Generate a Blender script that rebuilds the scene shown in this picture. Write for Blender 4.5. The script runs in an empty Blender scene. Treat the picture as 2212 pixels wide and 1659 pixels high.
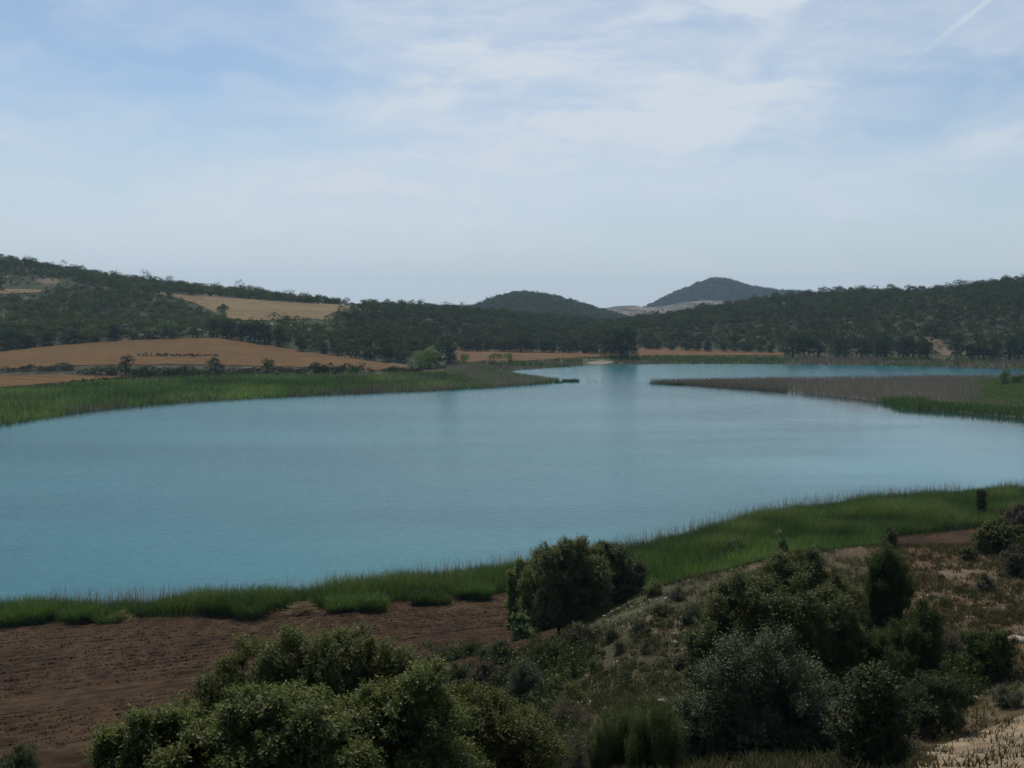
import bpy, math, random
import numpy as np

random.seed(7)
rng = np.random.default_rng(11)
S = bpy.context.scene
COL = S.collection
R = math.radians

# ------------------------------------------------------------------ camera
CAM_H = 24.0
PITCH = R(4.02)
FPX = 2212.0                      # focal length, in the 2212 px wide measuring frame
CX, CY = 1106.0, 829.5
cam_d = bpy.data.cameras.new("camera")
cam_d.sensor_width = 36.0
cam_d.lens = 36.0
cam_d.clip_start = 0.1
cam_d.clip_end = 30000.0
cam = bpy.data.objects.new("camera", cam_d)
COL.objects.link(cam)
cam.location = (0, 0, CAM_H)
cam.rotation_euler = (R(90) - PITCH, 0, 0)
S.camera = cam

# ------------------------------------------------------------------ world, sun, exposure
SUN_EL, SUN_AZ = R(60), R(-14)    # azimuth from +Y towards +X
S.view_settings.view_transform = 'Standard'
S.view_settings.look = 'None'
S.view_settings.gamma = 1.0
S.view_settings.use_curve_mapping = False
S.view_settings.exposure = -0.55
S.cycles.use_denoising = True
S.cycles.max_bounces = 6
S.cycles.diffuse_bounces = 3
S.cycles.glossy_bounces = 2
S.cycles.transmission_bounces = 3
S.cycles.transparent_max_bounces = 4
S.cycles.volume_bounces = 0
S.cycles.sample_clamp_indirect = 6.0

sun_d = bpy.data.lights.new("sun", 'SUN')
sun_d.energy = 4.6
sun_d.angle = R(0.53)
sun_d.color = (1.0, 0.93, 0.80)
sun = bpy.data.objects.new("sun", sun_d)
COL.objects.link(sun)
sun.rotation_euler = (R(90) - SUN_EL, 0, math.pi - SUN_AZ)


class NT:
    """small wrapper: builds nodes and links in one call"""
    def __init__(s, tree):
        s.t = tree
        s.n = tree.nodes
        s.l = tree.links

    def __call__(s, kind, ins=None, **props):
        nd = s.n.new(kind)
        for k, v in props.items():
            setattr(nd, k, v)
        for k, v in (ins or {}).items():
            sock = nd.inputs[k]
            if isinstance(v, bpy.types.NodeSocket):
                s.l.new(v, sock)
            else:
                sock.default_value = v
        return nd

    def math(s, op, a, b=0.0, c=None, clamp=False):
        d = {0: a, 1: b}
        if c is not None:
            d[2] = c
        return s("ShaderNodeMath", d, operation=op, use_clamp=clamp).outputs[0]

    def vmath(s, op, a, b=(0, 0, 0)):
        return s("ShaderNodeVectorMath", {0: a, 1: b}, operation=op).outputs[0]

    def smooth(s, v, lo, hi, out0=0.0, out1=1.0):
        return s("ShaderNodeMapRange", {0: v, 1: lo, 2: hi, 3: out0, 4: out1}, interpolation_type='SMOOTHSTEP').outputs[0]

    def mix(s, f, a, b, blend='MIX'):
        nd = s("ShaderNodeMix", data_type='RGBA', blend_type=blend)
        for i, v in ((0, f), (6, a), (7, b)):
            if isinstance(v, bpy.types.NodeSocket):
                s.l.new(v, nd.inputs[i])
            else:
                nd.inputs[i].default_value = v if i == 0 or len(v) == 4 else (*v, 1)
        return nd.outputs[2]

    def noise(s, vec, scale, detail=4, rough=0.5, dist=0.0):
        return s("ShaderNodeTexNoise", {"Vector": vec, "Scale": scale, "Detail": detail, "Roughness": rough, "Distortion": dist}).outputs[0]


w = bpy.data.worlds.new("World")
S.world = w
w.use_nodes = True
q = NT(w.node_tree)
q.n.clear()
sky = q("ShaderNodeTexSky", sky_type='NISHITA', sun_disc=False, sun_elevation=SUN_EL, sun_rotation=SUN_AZ,
        altitude=700.0, air_density=1.0, dust_density=1.6, ozone_density=2.0)
tc = q("ShaderNodeTexCoord").outputs["Generated"]
sep = q("ShaderNodeSeparateXYZ", {0: tc}).outputs
azm = q.math('ARCTAN2', sep[0], sep[1])                   # compass direction of the sky point
ele = q.math('ARCSINE', sep[2])                           # its height above the horizon
ae = q("ShaderNodeCombineXYZ", {0: azm, 1: ele, 2: 0.0}).outputs[0]


def along(rot, sx, sy):
    return q("ShaderNodeMapping", {"Vector": ae, "Rotation": (0, 0, rot), "Scale": (sx, sy, 1)}).outputs[0]


warp = q.noise(ae, 7.0, 3, 0.55)
warp2 = q.noise(q.vmath('ADD', ae, (5.3, 1.7, 0)), 7.0, 3, 0.55)
wv = q("ShaderNodeCombineXYZ", {0: q.math('SUBTRACT', warp, 0.5), 1: q.math('SUBTRACT', warp2, 0.5), 2: 0.0}).outputs[0]
aew = q.vmath('ADD', ae, q("ShaderNodeVectorMath", {0: wv, 3: 0.10}, operation='SCALE').outputs[0])
sw = q("ShaderNodeSeparateXYZ", {0: aew}).outputs


def bank(a, e, rot, la, lb, gain):
    """one soft cirrus bank: centre, tilt, half sizes (radians)"""
    da, de = q.math('SUBTRACT', sw[0], a), q.math('SUBTRACT', sw[1], e)
    c, s_ = math.cos(rot), math.sin(rot)
    u_ = q.math('DIVIDE', q.math('ADD', q.math('MULTIPLY', da, c), q.math('MULTIPLY', de, s_)), la)
    v_ = q.math('DIVIDE', q.math('SUBTRACT', q.math('MULTIPLY', de, c), q.math('MULTIPLY', da, s_)), lb)
    r2 = q.math('ADD', q.math('MULTIPLY', u_, u_), q.math('MULTIPLY', v_, v_))
    return q.math('MULTIPLY', q.math('EXPONENT', q.math('MULTIPLY', r2, -1.0)), gain)


banks = [bank(0.02, 0.155, 0.24, 0.42, 0.055, 0.80),       # the broad bright band
         bank(0.19, 0.19, 0.10, 0.14, 0.030, 0.75),
         bank(0.24, 0.285, 0.24, 0.26, 0.022, 0.95),       # streak running off the top
         bank(-0.13, 0.285, -0.55, 0.16, 0.055, 0.70),
         bank(-0.06, 0.225, 0.50, 0.22, 0.040, 0.45),
         bank(0.30, 0.12, 0.10, 0.26, 0.032, 0.60),
         bank(-0.17, 0.10, 0.05, 0.25, 0.030, 0.45),
         bank(-0.47, 0.14, -0.35, 0.16, 0.035, 0.50),
         bank(-0.46, 0.215, 0.0, 0.05, 0.010, 0.45),
         bank(0.47, 0.16, 0.2, 0.10, 0.02, 0.35),
         bank(0.42, 0.58, 0.2, 0.50, 0.22, 0.85)]  # unseen bank above the frame, added to brighten the water's reflections
tot = banks[0]
for b in banks[1:]:
    tot = q.math('ADD', tot, b)
streak = q.noise(q.vmath('ADD', along(-0.32, 5, 30), wv), 1.6, 6, 0.58, 0.3)
streak2 = q.noise(q.vmath('ADD', along(0.75, 6, 22), wv), 1.7, 6, 0.6, 0.4)
fib = q.math('ADD', q.math('MULTIPLY', streak, 0.5), q.math('MULTIPLY', streak2, 0.5))
fib = q.smooth(fib, 0.32, 0.66, 0.45, 1.12)
cirrus = q.math('MULTIPLY', tot, fib)
thin = q.math('MULTIPLY', q.smooth(q.noise(q.vmath('ADD', along(-0.15, 4, 14), wv), 1.4, 5, 0.55), 0.36, 0.70), 0.36)
# vapour trail: a thin line low in the west, fraying
tr_c, tr_s = math.cos(0.62), math.sin(0.62)
ta, te = q.math('SUBTRACT', azm, 0.425), q.math('SUBTRACT', ele, 0.263)
tv = q.math('SUBTRACT', q.math('MULTIPLY', te, tr_c), q.math('MULTIPLY', ta, tr_s))
tu = q.math('ADD', q.math('MULTIPLY', ta, tr_c), q.math('MULTIPLY', te, tr_s))
trail = q.math('MULTIPLY', q.math('EXPONENT', q.math('MULTIPLY', q.math('POWER', q.math('DIVIDE', tv, 0.0023), 2.0), -1.0)),
               q.smooth(tu, -0.12, 0.05, 0.0, 0.42))
veil = q.smooth(ele, 0.22, 0.0, 0.0, 0.85)               # milky air near the horizon
mask = q.math('ADD', q.math('ADD', q.math('MULTIPLY', cirrus, 0.84), thin), trail, clamp=True)
SKY_K = 0.14
cloud_col = (6.8, 7.5, 8.3)
veil_col = (6.3, 7.15, 7.8)
skyc = q.mix(1.0, sky.outputs[0], (1.0, 1.07, 1.07), 'MULTIPLY')
colr = q.mix(mask, q.mix(veil, skyc, veil_col), cloud_col)
bg = q("ShaderNodeBackground", {"Color": colr, "Strength": SKY_K})
out = q("ShaderNodeOutputWorld", {"Surface": bg.outputs[0]})

# ------------------------------------------------------------------ numpy helpers
SP, CP = math.sin(PITCH), math.cos(PITCH)


def ray(xd, yd):
    """viewing direction of a measured point, scaled so that its Y component is 1"""
    xd, yd = np.asarray(xd, float), np.asarray(yd, float)
    b = CY - yd
    dy = FPX * CP + b * SP
    return (xd - CX) / dy, (-FPX * SP + b * CP) / dy


def pt(xd, yd, Y):
    a, c = ray(xd, yd)
    return np.stack(np.broadcast_arrays(a * Y, Y, CAM_H + c * Y), -1)


def proj(p):
    X, Y, Z = p[..., 0], p[..., 1], p[..., 2] - CAM_H
    zc = np.maximum(Y * CP - Z * SP, 1e-3)
    return CX + FPX * X / zc, CY - FPX * (Y * SP + Z * CP) / zc


_T = rng.random((256, 256))


def vnoise(x, y):
    xi, yi = np.floor(x).astype(int), np.floor(y).astype(int)
    fx, fy = x - xi, y - yi
    fx, fy = fx * fx * (3 - 2 * fx), fy * fy * (3 - 2 * fy)
    g = lambda a, b: _T[a & 255, b & 255]
    return (g(xi, yi) * (1 - fx) + g(xi + 1, yi) * fx) * (1 - fy) + (g(xi, yi + 1) * (1 - fx) + g(xi + 1, yi + 1) * fx) * fy


def fbm(x, y, octv=4):
    t, a, s = 0, 0.5, 0
    for i in range(octv):
        t = t + a * vnoise(x * 2 ** i + 17.3 * i, y * 2 ** i + 5.1 * i)
        s += a
        a *= 0.5
    return t / s - 0.5


def inside(x, y, poly):
    c = np.zeros(np.shape(x), bool)
    n = len(poly)
    for i in range(n):
        x0, y0 = poly[i]
        x1, y1 = poly[(i + 1) % n]
        if y0 == y1:
            continue
        c ^= ((y0 > y) != (y1 > y)) & (x < (x1 - x0) * (y - y0) / (y1 - y0) + x0)
    return c


def mesh_np(name, V, F, mat, parent=None, tint=None, smooth=False, vcol=None):
    """link one mesh object made of an (n,3) vertex and an (m,3|4) face array"""
    V = np.ascontiguousarray(V, np.float32)
    F = np.ascontiguousarray(F, np.int32)
    me = bpy.data.meshes.new(name)
    k = F.shape[1]
    me.vertices.add(len(V))
    me.vertices.foreach_set("co", V.ravel())
    me.loops.add(F.size)
    me.loops.foreach_set("vertex_index", F.ravel())
    me.polygons.add(len(F))
    me.polygons.foreach_set("loop_start", np.arange(0, F.size, k, dtype=np.int32))
    if smooth:
        me.polygons.foreach_set("use_smooth", np.ones(len(F), bool))
    if tint is not None:
        at = me.attributes.new("tint", 'FLOAT', 'FACE')
        at.data.foreach_set("value", np.ascontiguousarray(tint, np.float32))
    if vcol is not None:
        at = me.attributes.new("soil", 'FLOAT_COLOR', 'POINT')
        at.data.foreach_set("color", np.ascontiguousarray(np.c_[vcol, np.ones(len(vcol))], np.float32).ravel())
    me.update(calc_edges=True)
    me.validate()
    if mat:
        me.materials.append(mat)
    o = bpy.data.objects.new(name, me)
    COL.objects.link(o)
    if parent:
        o.parent = parent
    return o


def tag(o, label, cat, group=None, kind=None):
    o["label"] = label
    o["category"] = cat
    if group:
        o["group"] = group
    if kind:
        o["kind"] = kind
    return o


def empty(name, loc):
    o = bpy.data.objects.new(name, None)
    COL.objects.link(o)
    o.location = loc
    o.empty_display_size = 0.2
    return o


def unit(v):
    return v / np.maximum(np.linalg.norm(v, axis=-1, keepdims=True), 1e-9)


def rdir(n):
    return unit(rng.normal(size=(n, 3)))


def tube(path, radii, sides=6):
    path, radii = np.asarray(path, float), np.asarray(radii, float)
    t = unit(np.gradient(path, axis=0))
    ref = np.array([0.31, 0.9, 0.11])
    a = unit(np.cross(t, ref))
    b = np.cross(t, a)
    ang = np.linspace(0, 2 * np.pi, sides, endpoint=False)
    V = path[:, None] + radii[:, None, None] * (a[:, None] * np.cos(ang)[None, :, None] + b[:, None] * np.sin(ang)[None, :, None])
    n = len(path)
    F = [[i * sides + j, i * sides + (j + 1) % sides, (i + 1) * sides + (j + 1) % sides, (i + 1) * sides + j] for i in range(n - 1) for j in range(sides)]
    return V.reshape(-1, 3), np.array(F)


def merge(parts):
    V, F, k = [], [], 0
    for v, f in parts:
        V.append(v)
        F.append(f + k)
        k += len(v)
    return np.concatenate(V), np.concatenate(F)


def leaf_quads(P, U, N, L, W, fold=0.25):
    """folded diamond leaves: base point, direction, rough normal, length, width"""
    s = unit(np.cross(U, N))
    n = np.cross(s, U)
    L, W = np.broadcast_to(L, len(P))[:, None], np.broadcast_to(W, len(P))[:, None]
    mid = P + U * L * 0.48
    V = np.stack([P, mid + s * W * 0.5 + n * W * fold, P + U * L - n * L * 0.08, mid - s * W * 0.5 + n * W * fold], 1).reshape(-1, 3)
    return V, np.arange(len(P) * 4).reshape(-1, 4)


def blades(P, Hh, Wd, lean, yaw, face, rows=(0, .35, .7, 1.0)):
    """curved ribbons standing on P"""
    n = len(P)
    d = np.stack([np.cos(yaw), np.sin(yaw), np.zeros(n)], 1)
    f = np.stack([np.cos(face), np.sin(face), np.zeros(n)], 1)
    wd = (0.8, 1.0, 0.75, 0.08) if len(rows) == 4 else (0.9, 1.0, 0.1)
    vs = []
    for r, wr in zip(rows, wd):
        c = P + d * (lean * Hh * r ** 1.9)[:, None] + np.array([0, 0, 1.0]) * (Hh * (r - 0.25 * lean * r ** 2))[:, None]
        vs += [c - f * (Wd * wr * .5)[:, None], c + f * (Wd * wr * .5)[:, None]]
    V = np.stack(vs, 1).reshape(-1, 3)
    m = len(rows) * 2
    one = np.array([[2 * i, 2 * i + 1, 2 * i + 3, 2 * i + 2] for i in range(len(rows) - 1)])
    F = (np.arange(n)[:, None, None] * m + one[None]).reshape(-1, 4)
    return V, F, len(rows) - 1


# ------------------------------------------------------------------ materials
def new_mat(name):
    m = bpy.data.materials.new(name)
    m.use_nodes = True
    t = NT(m.node_tree)
    t.n.clear()
    return m, t


def leaf_mat(name, c0, c1, c2=None, trans=0.28, rough=0.5, spec=0.35, rand=0.25):
    m, t = new_mat(name)
    at = t("ShaderNodeAttribute", attribute_name="tint").outputs["Fac"]
    ramp = t("ShaderNodeValToRGB", {0: at})
    e = ramp.color_ramp.elements
    e[0].color = (*c0, 1)
    e[1].color = (*c1, 1)
    if c2:
        x = e.new(0.93)
        x.color = (*c1, 1)
        e[2].color = (*c2, 1)
    rnd = t("ShaderNodeObjectInfo").outputs["Random"]
    val = t("ShaderNodeMapRange", {0: rnd, 3: 1 - rand, 4: 1 + rand}).outputs[0]
    hsv = t("ShaderNodeHueSaturation", {"Value": val, "Color": ramp.outputs[0]})
    bs = t("ShaderNodeBsdfPrincipled", {"Base Color": hsv.outputs[0], "Roughness": rough, "Specular IOR Level": spec})
    tcol = t.mix(1.0, hsv.outputs[0], (1.2, 1.2, 0.7), 'MULTIPLY')
    tr = t("ShaderNodeBsdfTranslucent", {"Color": tcol})
    mx = t("ShaderNodeMixShader", {0: trans, 1: bs.outputs[0], 2: tr.outputs[0]})
    t("ShaderNodeOutputMaterial", {"Surface": mx.outputs[0]})
    return m


def bark_mat(name, c0, c1):
    m, t = new_mat(name)
    g = t("ShaderNodeNewGeometry").outputs["Position"]
    n = t.noise(t("ShaderNodeMapping", {"Vector": g, "Scale": (1, 1, .25)}).outputs[0], 14, 5, .6)
    col = t.mix(n, c0, c1)
    bp = t("ShaderNodeBump", {"Strength": .6, "Distance": .02, "Height": n})
    b = t("ShaderNodeBsdfPrincipled", {"Base Color": col, "Roughness": .9, "Normal": bp.outputs[0]})
    t("ShaderNodeOutputMaterial", {"Surface": b.outputs[0]})
    return m


def ground_mat(name, cols=None, scales=(0.05, 0.6, 6.0), amp=0.5, bump=0.06, bscale=3.0, speck=None, stripes=None):
    """earth: base colour from cols (two) or from the soil attribute, broken up by noise"""
    m, t = new_mat(name)
    g = t("ShaderNodeNewGeometry").outputs["Position"]
    n1, n2, n3 = (t.noise(g, s, 5, .6) for s in scales)
    if cols:
        base = t.mix(t.smooth(t.math('ADD', t.math('MULTIPLY', n1, .6), t.math('MULTIPLY', n2, .4)), .38, .62), cols[0], cols[1])
    else:
        base = t("ShaderNodeAttribute", attribute_name="soil").outputs["Color"]
    v = t.math('ADD', t.math('MULTIPLY', n2, .55), t.math('MULTIPLY', n3, .45))
    v = t.smooth(v, .25, .75, 1 - amp, 1 + amp)
    cr = t("ShaderNodeCombineXYZ", {0: v, 1: v, 2: v}).outputs[0]
    base = t.mix(1.0, base, cr, 'MULTIPLY')
    if stripes:
        wv_ = t("ShaderNodeTexWave", {"Vector": t("ShaderNodeMapping", {"Vector": g, "Rotation": (0, 0, stripes[1])}).outputs[0],
                                      "Scale": stripes[0], "Distortion": 3.0, "Detail": 3.0, "Detail Scale": 0.6}, bands_direction='Y').outputs[1]
        base = t.mix(t.math('MULTIPLY', wv_, stripes[3]), base, stripes[2])
    if speck:
        vo = t("ShaderNodeTexVoronoi", {"Vector": g, "Scale": speck[0], "Randomness": 1.0})
        pick = t("ShaderNodeSeparateColor", {0: vo.outputs["Color"]}).outputs[0]
        sm = t.math('MULTIPLY', t.smooth(vo.outputs["Distance"], speck[1], speck[1] * .6), t.math('GREATER_THAN', pick, speck[2]))
        base = t.mix(sm, base, speck[3])
    hb = t.noise(g, bscale, 6, .65)
    bp = t("ShaderNodeBump", {"Strength": 1.0, "Distance": bump, "Height": hb})
    b = t("ShaderNodeBsdfPrincipled", {"Base Color": base, "Roughness": .95, "Specular IOR Level": .15, "Normal": bp.outputs[0]})
    t("ShaderNodeOutputMaterial", {"Surface": b.outputs[0]})
    return m


M = {}
M['oak'] = leaf_mat("oak_leaves", (.036, .055, .010), (.155, .182, .054), (.30, .29, .14), trans=.42, rough=.5, spec=.22)
M['oak_mid'] = leaf_mat("olive_oak_leaves", (.022, .036, .007), (.088, .105, .022), (.18, .17, .06), trans=.3, spec=.2)
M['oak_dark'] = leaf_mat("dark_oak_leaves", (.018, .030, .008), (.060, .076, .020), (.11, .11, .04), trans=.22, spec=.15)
M['oak_yellow'] = leaf_mat("yellowish_oak_leaves", (.040, .056, .010), (.130, .140, .028), (.22, .19, .06), trans=.32, spec=.2)
M['silver'] = leaf_mat("grey_green_leaves", (.021, .033, .011), (.072, .088, .033), (.17, .18, .09), trans=.18, spec=.25)
M['juniper'] = leaf_mat("juniper_needles", (.017, .034, .009), (.056, .082, .020), trans=.2, rough=.8, spec=.1)
M['bright'] = leaf_mat("bright_leaves", (.030, .060, .012), (.072, .122, .026), trans=.3)
M['grey_shrub'] = leaf_mat("grey_twiggy_leaves", (.045, .046, .026), (.085, .084, .046), trans=.1, rough=.8)
M['red_shrub'] = leaf_mat("reddish_twiggy_leaves", (.046, .034, .022), (.082, .060, .036), trans=.1, rough=.8)
M['far'] = leaf_mat("distant_oak_leaves", (.016, .034, .012), (.052, .084, .026), (.09, .11, .04), trans=.28, rough=.7, spec=.15, rand=.35)
M['willow'] = leaf_mat("willow_leaves", (.070, .125, .034), (.165, .24, .075), trans=.36, rough=.6)
M['poplar'] = leaf_mat("tall_tree_leaves", (.030, .058, .026), (.065, .105, .045), trans=.25, rough=.6)
M['wood'] = leaf_mat("woodland_leaves", (.013, .028, .008), (.088, .112, .030), (.15, .15, .05), trans=.28, rough=.75, spec=.12)
M['scrub'] = leaf_mat("scrub_leaves", (.035, .042, .018), (.085, .085, .038), (.12, .10, .05), trans=.15, rough=.85, spec=.1)
M['reed'] = leaf_mat("green_reed_blades", (.030, .070, .016), (.165, .25, .068), (.30, .30, .14), trans=.36, rough=.55, spec=.25)
M['dead_reed'] = leaf_mat("dead_reed_stems", (.12, .104, .092), (.255, .228, .205), (.36, .33, .29), trans=.3, rough=.8)
M['grass'] = leaf_mat("dry_grass_blades", (.035, .045, .015), (.085, .080, .032), (.17, .13, .06), trans=.25, rough=.8)
M['straw'] = leaf_mat("straw_blades", (.075, .046, .020), (.165, .105, .045), (.26, .19, .09), trans=.2, rough=.8)
M['bark'] = bark_mat("grey_bark", (.035, .028, .022), (.10, .085, .07))
M['twig'] = bark_mat("dark_twigs", (.03, .024, .02), (.07, .055, .045))

# ------------------------------------------------------------------ terrain: cross-lines from near to far, each (x, distance, height)
LINES = [
    [(0, .5, 22.35), (2212, .5, 22.35)],
    [(0, 11, 17.6), (1106, 11, 18.0), (2212, 11, 18.4)],
    [(0, 27, 8.6), (600, 27, 9.6), (1000, 27, 11.0), (1400, 27, 11.9), (1700, 27, 12.0), (2212, 27, 12.1)],
    [(0, 38, 4.8), (600, 38, 5.4), (1000, 38, 7.2), (1200, 38, 8.7), (1400, 38, 9.9), (1550, 38, 9.0), (1700, 38, 8.4), (1850, 38, 8.6), (2000, 38, 10.0), (2212, 38, 10.7)],
    [(0, 48, 2.3), (600, 51, 2.2), (1000, 56, 3.4), (1200, 54, 5.8), (1400, 57, 8.2), (1700, 64, 8.9), (2000, 68, 8.3), (2212, 74, 7.0)],
    [(0, 54, 1.6), (600, 60, 1.6), (1000, 66, 1.9), (1200, 68, 2.0), (1400, 74, 1.9), (1700, 84, 1.6), (2000, 92, 1.6), (2212, 100, 1.8)],
    [(0, 75, .9), (500, 77, .9), (1050, 82, .9), (1400, 88, 1), (1700, 97, 1), (2000, 104, 1), (2212, 110, 1)],
    [(-600, 76.5, 0), (0, 77.5, 0), (500, 79.5, 0), (800, 84, 0), (1100, 90, 0), (1400, 100, 0), (1500, 105.5, 0), (1700, 118, 0), (1900, 125.5, 0), (2212, 131, 0), (2700, 138, 0)],
    [(0, 88, -1.8), (1100, 100, -1.8), (2212, 142, -1.8)],
    [(-500, 165, -1.8), (0, 205, -1.8), (600, 278, -1.8), (1000, 305, -1.8), (1060, 395, -1.8), (1300, 458, -1.8), (1900, 450, -1.8), (2212, 420, -1.8), (2800, 380, -1.8)],
    [(-500, 176, 0), (0, 216, 0), (200, 249, 0), (400, 274, 0), (600, 289, 0), (800, 303, 0), (1000, 318, 0), (1060, 408, 0), (1100, 421, 0), (1300, 470, 0), (1500, 480, 0), (1900, 462, 0), (2212, 432, 0), (2800, 390, 0)],
    [(-500, 265, 1.3), (0, 287, 1.4), (200, 310, 1.4), (550, 341, 1.4), (800, 348, 1.3), (1000, 380, 1.3), (1060, 440, 1.5), (1300, 495, 1.6), (1500, 508, 1.8), (1900, 492, 1.9), (2212, 455, 1.9)],
    [(-500, 350, 4.5), (0, 352, 4.2), (400, 370, 5.1), (800, 366, 3.2), (900, 382, 2.4), (1000, 440, 2.8), (1330, 504, 2.7), (1500, 528, 2.5), (1700, 525, 2.5), (1900, 506, 2.5), (2212, 470, 2.8)],
    [(-400, 430, 5.5), (0, 440, 6.5), (150, 460, 9.3), (300, 470, 11), (480, 480, 11.8), (560, 478, 8.8), (700, 455, 5.3), (800, 430, 4.1), (900, 405, 3.0), (1000, 555, 3.2), (1330, 546, 3), (1400, 585, 3.3), (1700, 552, 3), (1900, 516, 2.9), (2212, 483, 3.1)],
    [(-500, 580, 34), (0, 580, 27.6), (300, 570, 20), (480, 570, 18.6), (560, 560, 20), (700, 570, 20), (800, 560, 16.2), (900, 560, 12.4), (1000, 620, 10), (1200, 640, 9.3), (1330, 640, 10.5), (1500, 640, 13.6), (1700, 640, 19.5), (1900, 600, 22), (2212, 560, 25), (2800, 540, 30)],
    [(-500, 660, 55), (0, 660, 46), (300, 660, 37.7), (500, 660, 32.7), (780, 660, 28), (900, 660, 24), (1000, 700, 22), (1200, 740, 15.4), (1330, 740, 15), (1500, 740, 21.4), (1700, 740, 30.4), (1900, 700, 33), (2212, 650, 37), (2800, 620, 45)],
    [(-500, 740, 80), (0, 740, 61.0), (110, 745, 56), (300, 760, 45.4), (600, 780, 34), (770, 780, 26.5), (900, 780, 26), (1000, 790, 23.6), (1100, 800, 21), (1200, 800, 16.4), (1330, 800, 12.7), (1400, 800, 14.6), (1500, 800, 22.4), (1600, 800, 28), (1700, 800, 33), (1800, 780, 35.2), (1950, 760, 36), (2050, 740, 36.5), (2120, 720, 41.8), (2212, 710, 43.5), (2800, 700, 56)],
    [(-500, 900, 66), (0, 880, 52), (300, 880, 38), (770, 880, 22), (1000, 890, 18), (1200, 890, 11), (1330, 880, 8), (1500, 890, 16), (1800, 880, 28), (2212, 860, 36), (2800, 860, 48)],
    [(0, 1150, 4), (2212, 1150, 4)],
    [(0, 9000, 2), (2212, 9000, 2)],
]
ui = np.concatenate([np.linspace(-2.2, -.7, 60)[:-1], np.linspace(-.7, .7, 480), np.linspace(.7, 2.2, 60)[1:]])
Yi = np.geomspace(.5, 8500, 860)
LY = np.zeros((len(LINES), len(ui)))
LZ = np.zeros_like(LY)
for k, ln in enumerate(LINES):
    a = np.array(ln, float)
    zc = a[:, 1] * CP - (a[:, 2] - CAM_H) * SP
    uu = (a[:, 0] - CX) / FPX * zc / a[:, 1]
    fine = np.linspace(-2.2, 2.2, 2201)
    ker = np.hanning(31)
    ker /= ker.sum()
    for src, dst in ((1, LY), (2, LZ)):
        f = np.interp(fine, uu, a[:, src])
        f = np.convolve(np.pad(f, 15, 'edge'), ker, 'valid')
        dst[k] = np.interp(ui, fine, f)
for k in range(1, len(LINES)):
    LY[k] = np.maximum(LY[k], LY[k - 1] + .8)
ZG = np.zeros((len(ui), len(Yi)))
for i in range(len(ui)):
    ZG[i] = np.interp(Yi, LY[:, i], LZ[:, i])
for _ in range(2):
    p = np.pad(ZG, ((0, 0), (2, 2)), 'edge')
    ZG = (p[:, :-4] + 2 * p[:, 1:-3] + 3 * p[:, 2:-2] + 2 * p[:, 3:-1] + p[:, 4:]) / 9
XG = ui[:, None] * Yi[None]
YG = np.broadcast_to(Yi[None], XG.shape)


def line_y(k, u):
    return np.interp(u, ui, LY[k])


# right-hand spit of mud, reeds and a green knoll
SPIT_N = [(1560, 832), (1700, 844), (1850, 860), (1925, 872), (1945, 881), (2100, 893), (2212, 904), (2600, 950)]
SPIT_F = [(2600, 815), (2212, 818), (2100, 820), (1900, 824), (1700, 826), (1560, 829)]


def lake_xy(p):
    a, c = ray(*np.array(p, float).T)
    t_ = -CAM_H / c
    return np.stack([a * t_, t_], 1)


SPIT = lake_xy(SPIT_N + SPIT_F)


def poly_dist(x, y, poly):
    d = np.full(np.shape(x), 1e9)
    for i in range(len(poly)):
        a, b = poly[i], poly[(i + 1) % len(poly)]
        ab = b - a
        t_ = np.clip(((x - a[0]) * ab[0] + (y - a[1]) * ab[1]) / (ab @ ab), 0, 1)
        d = np.minimum(d, np.hypot(x - a[0] - t_ * ab[0], y - a[1] - t_ * ab[1]))
    return np.where(inside(x, y, poly), d, -d)


ss = lambda x, a, b: (lambda t_: t_ * t_ * (3 - 2 * t_))(np.clip((x - a) / (b - a), 0, 1))
sd = poly_dist(XG, YG, SPIT)
knoll = 2.6 * ss(XG / YG, .41, .53) * ss(sd, 4, 26)
ZG = np.maximum(ZG, np.where(sd > -20, np.clip(sd * .05, -1.5, .22) + knoll, -9))
near_m = ss(YG, 8, 30) * (1 - ss(YG - np.broadcast_to(LY[5][:, None], YG.shape), -6, 3))
far_m = ss(YG, 470, 560)
ZG = ZG + near_m * (.9 * fbm(XG * .16, YG * .16, 5)) + far_m * (4.0 * fbm(XG * .02, YG * .02, 4)) * (1 - ss(YG, 900, 1200))
mid_m = ss(YG - np.broadcast_to(LY[11][:, None], YG.shape), 0, 60) * (1 - far_m)
ZG = ZG + mid_m * .8 * fbm(XG * .03, YG * .03, 3)
lnY = np.log(Yi)


def height(x, y):
    x, y = np.asarray(x, float), np.maximum(np.asarray(y, float), .51)
    iu = np.clip(np.interp(x / y, ui, np.arange(len(ui))), 0, len(ui) - 1.001)
    iy = np.clip(np.interp(np.log(y), lnY, np.arange(len(Yi))), 0, len(Yi) - 1.001)
    a, b = iu.astype(int), iy.astype(int)
    fa, fb = iu - a, iy - b
    return (ZG[a, b] * (1 - fa) + ZG[a + 1, b] * fa) * (1 - fb) + (ZG[a, b + 1] * (1 - fa) + ZG[a + 1, b + 1] * fa) * fb


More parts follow.
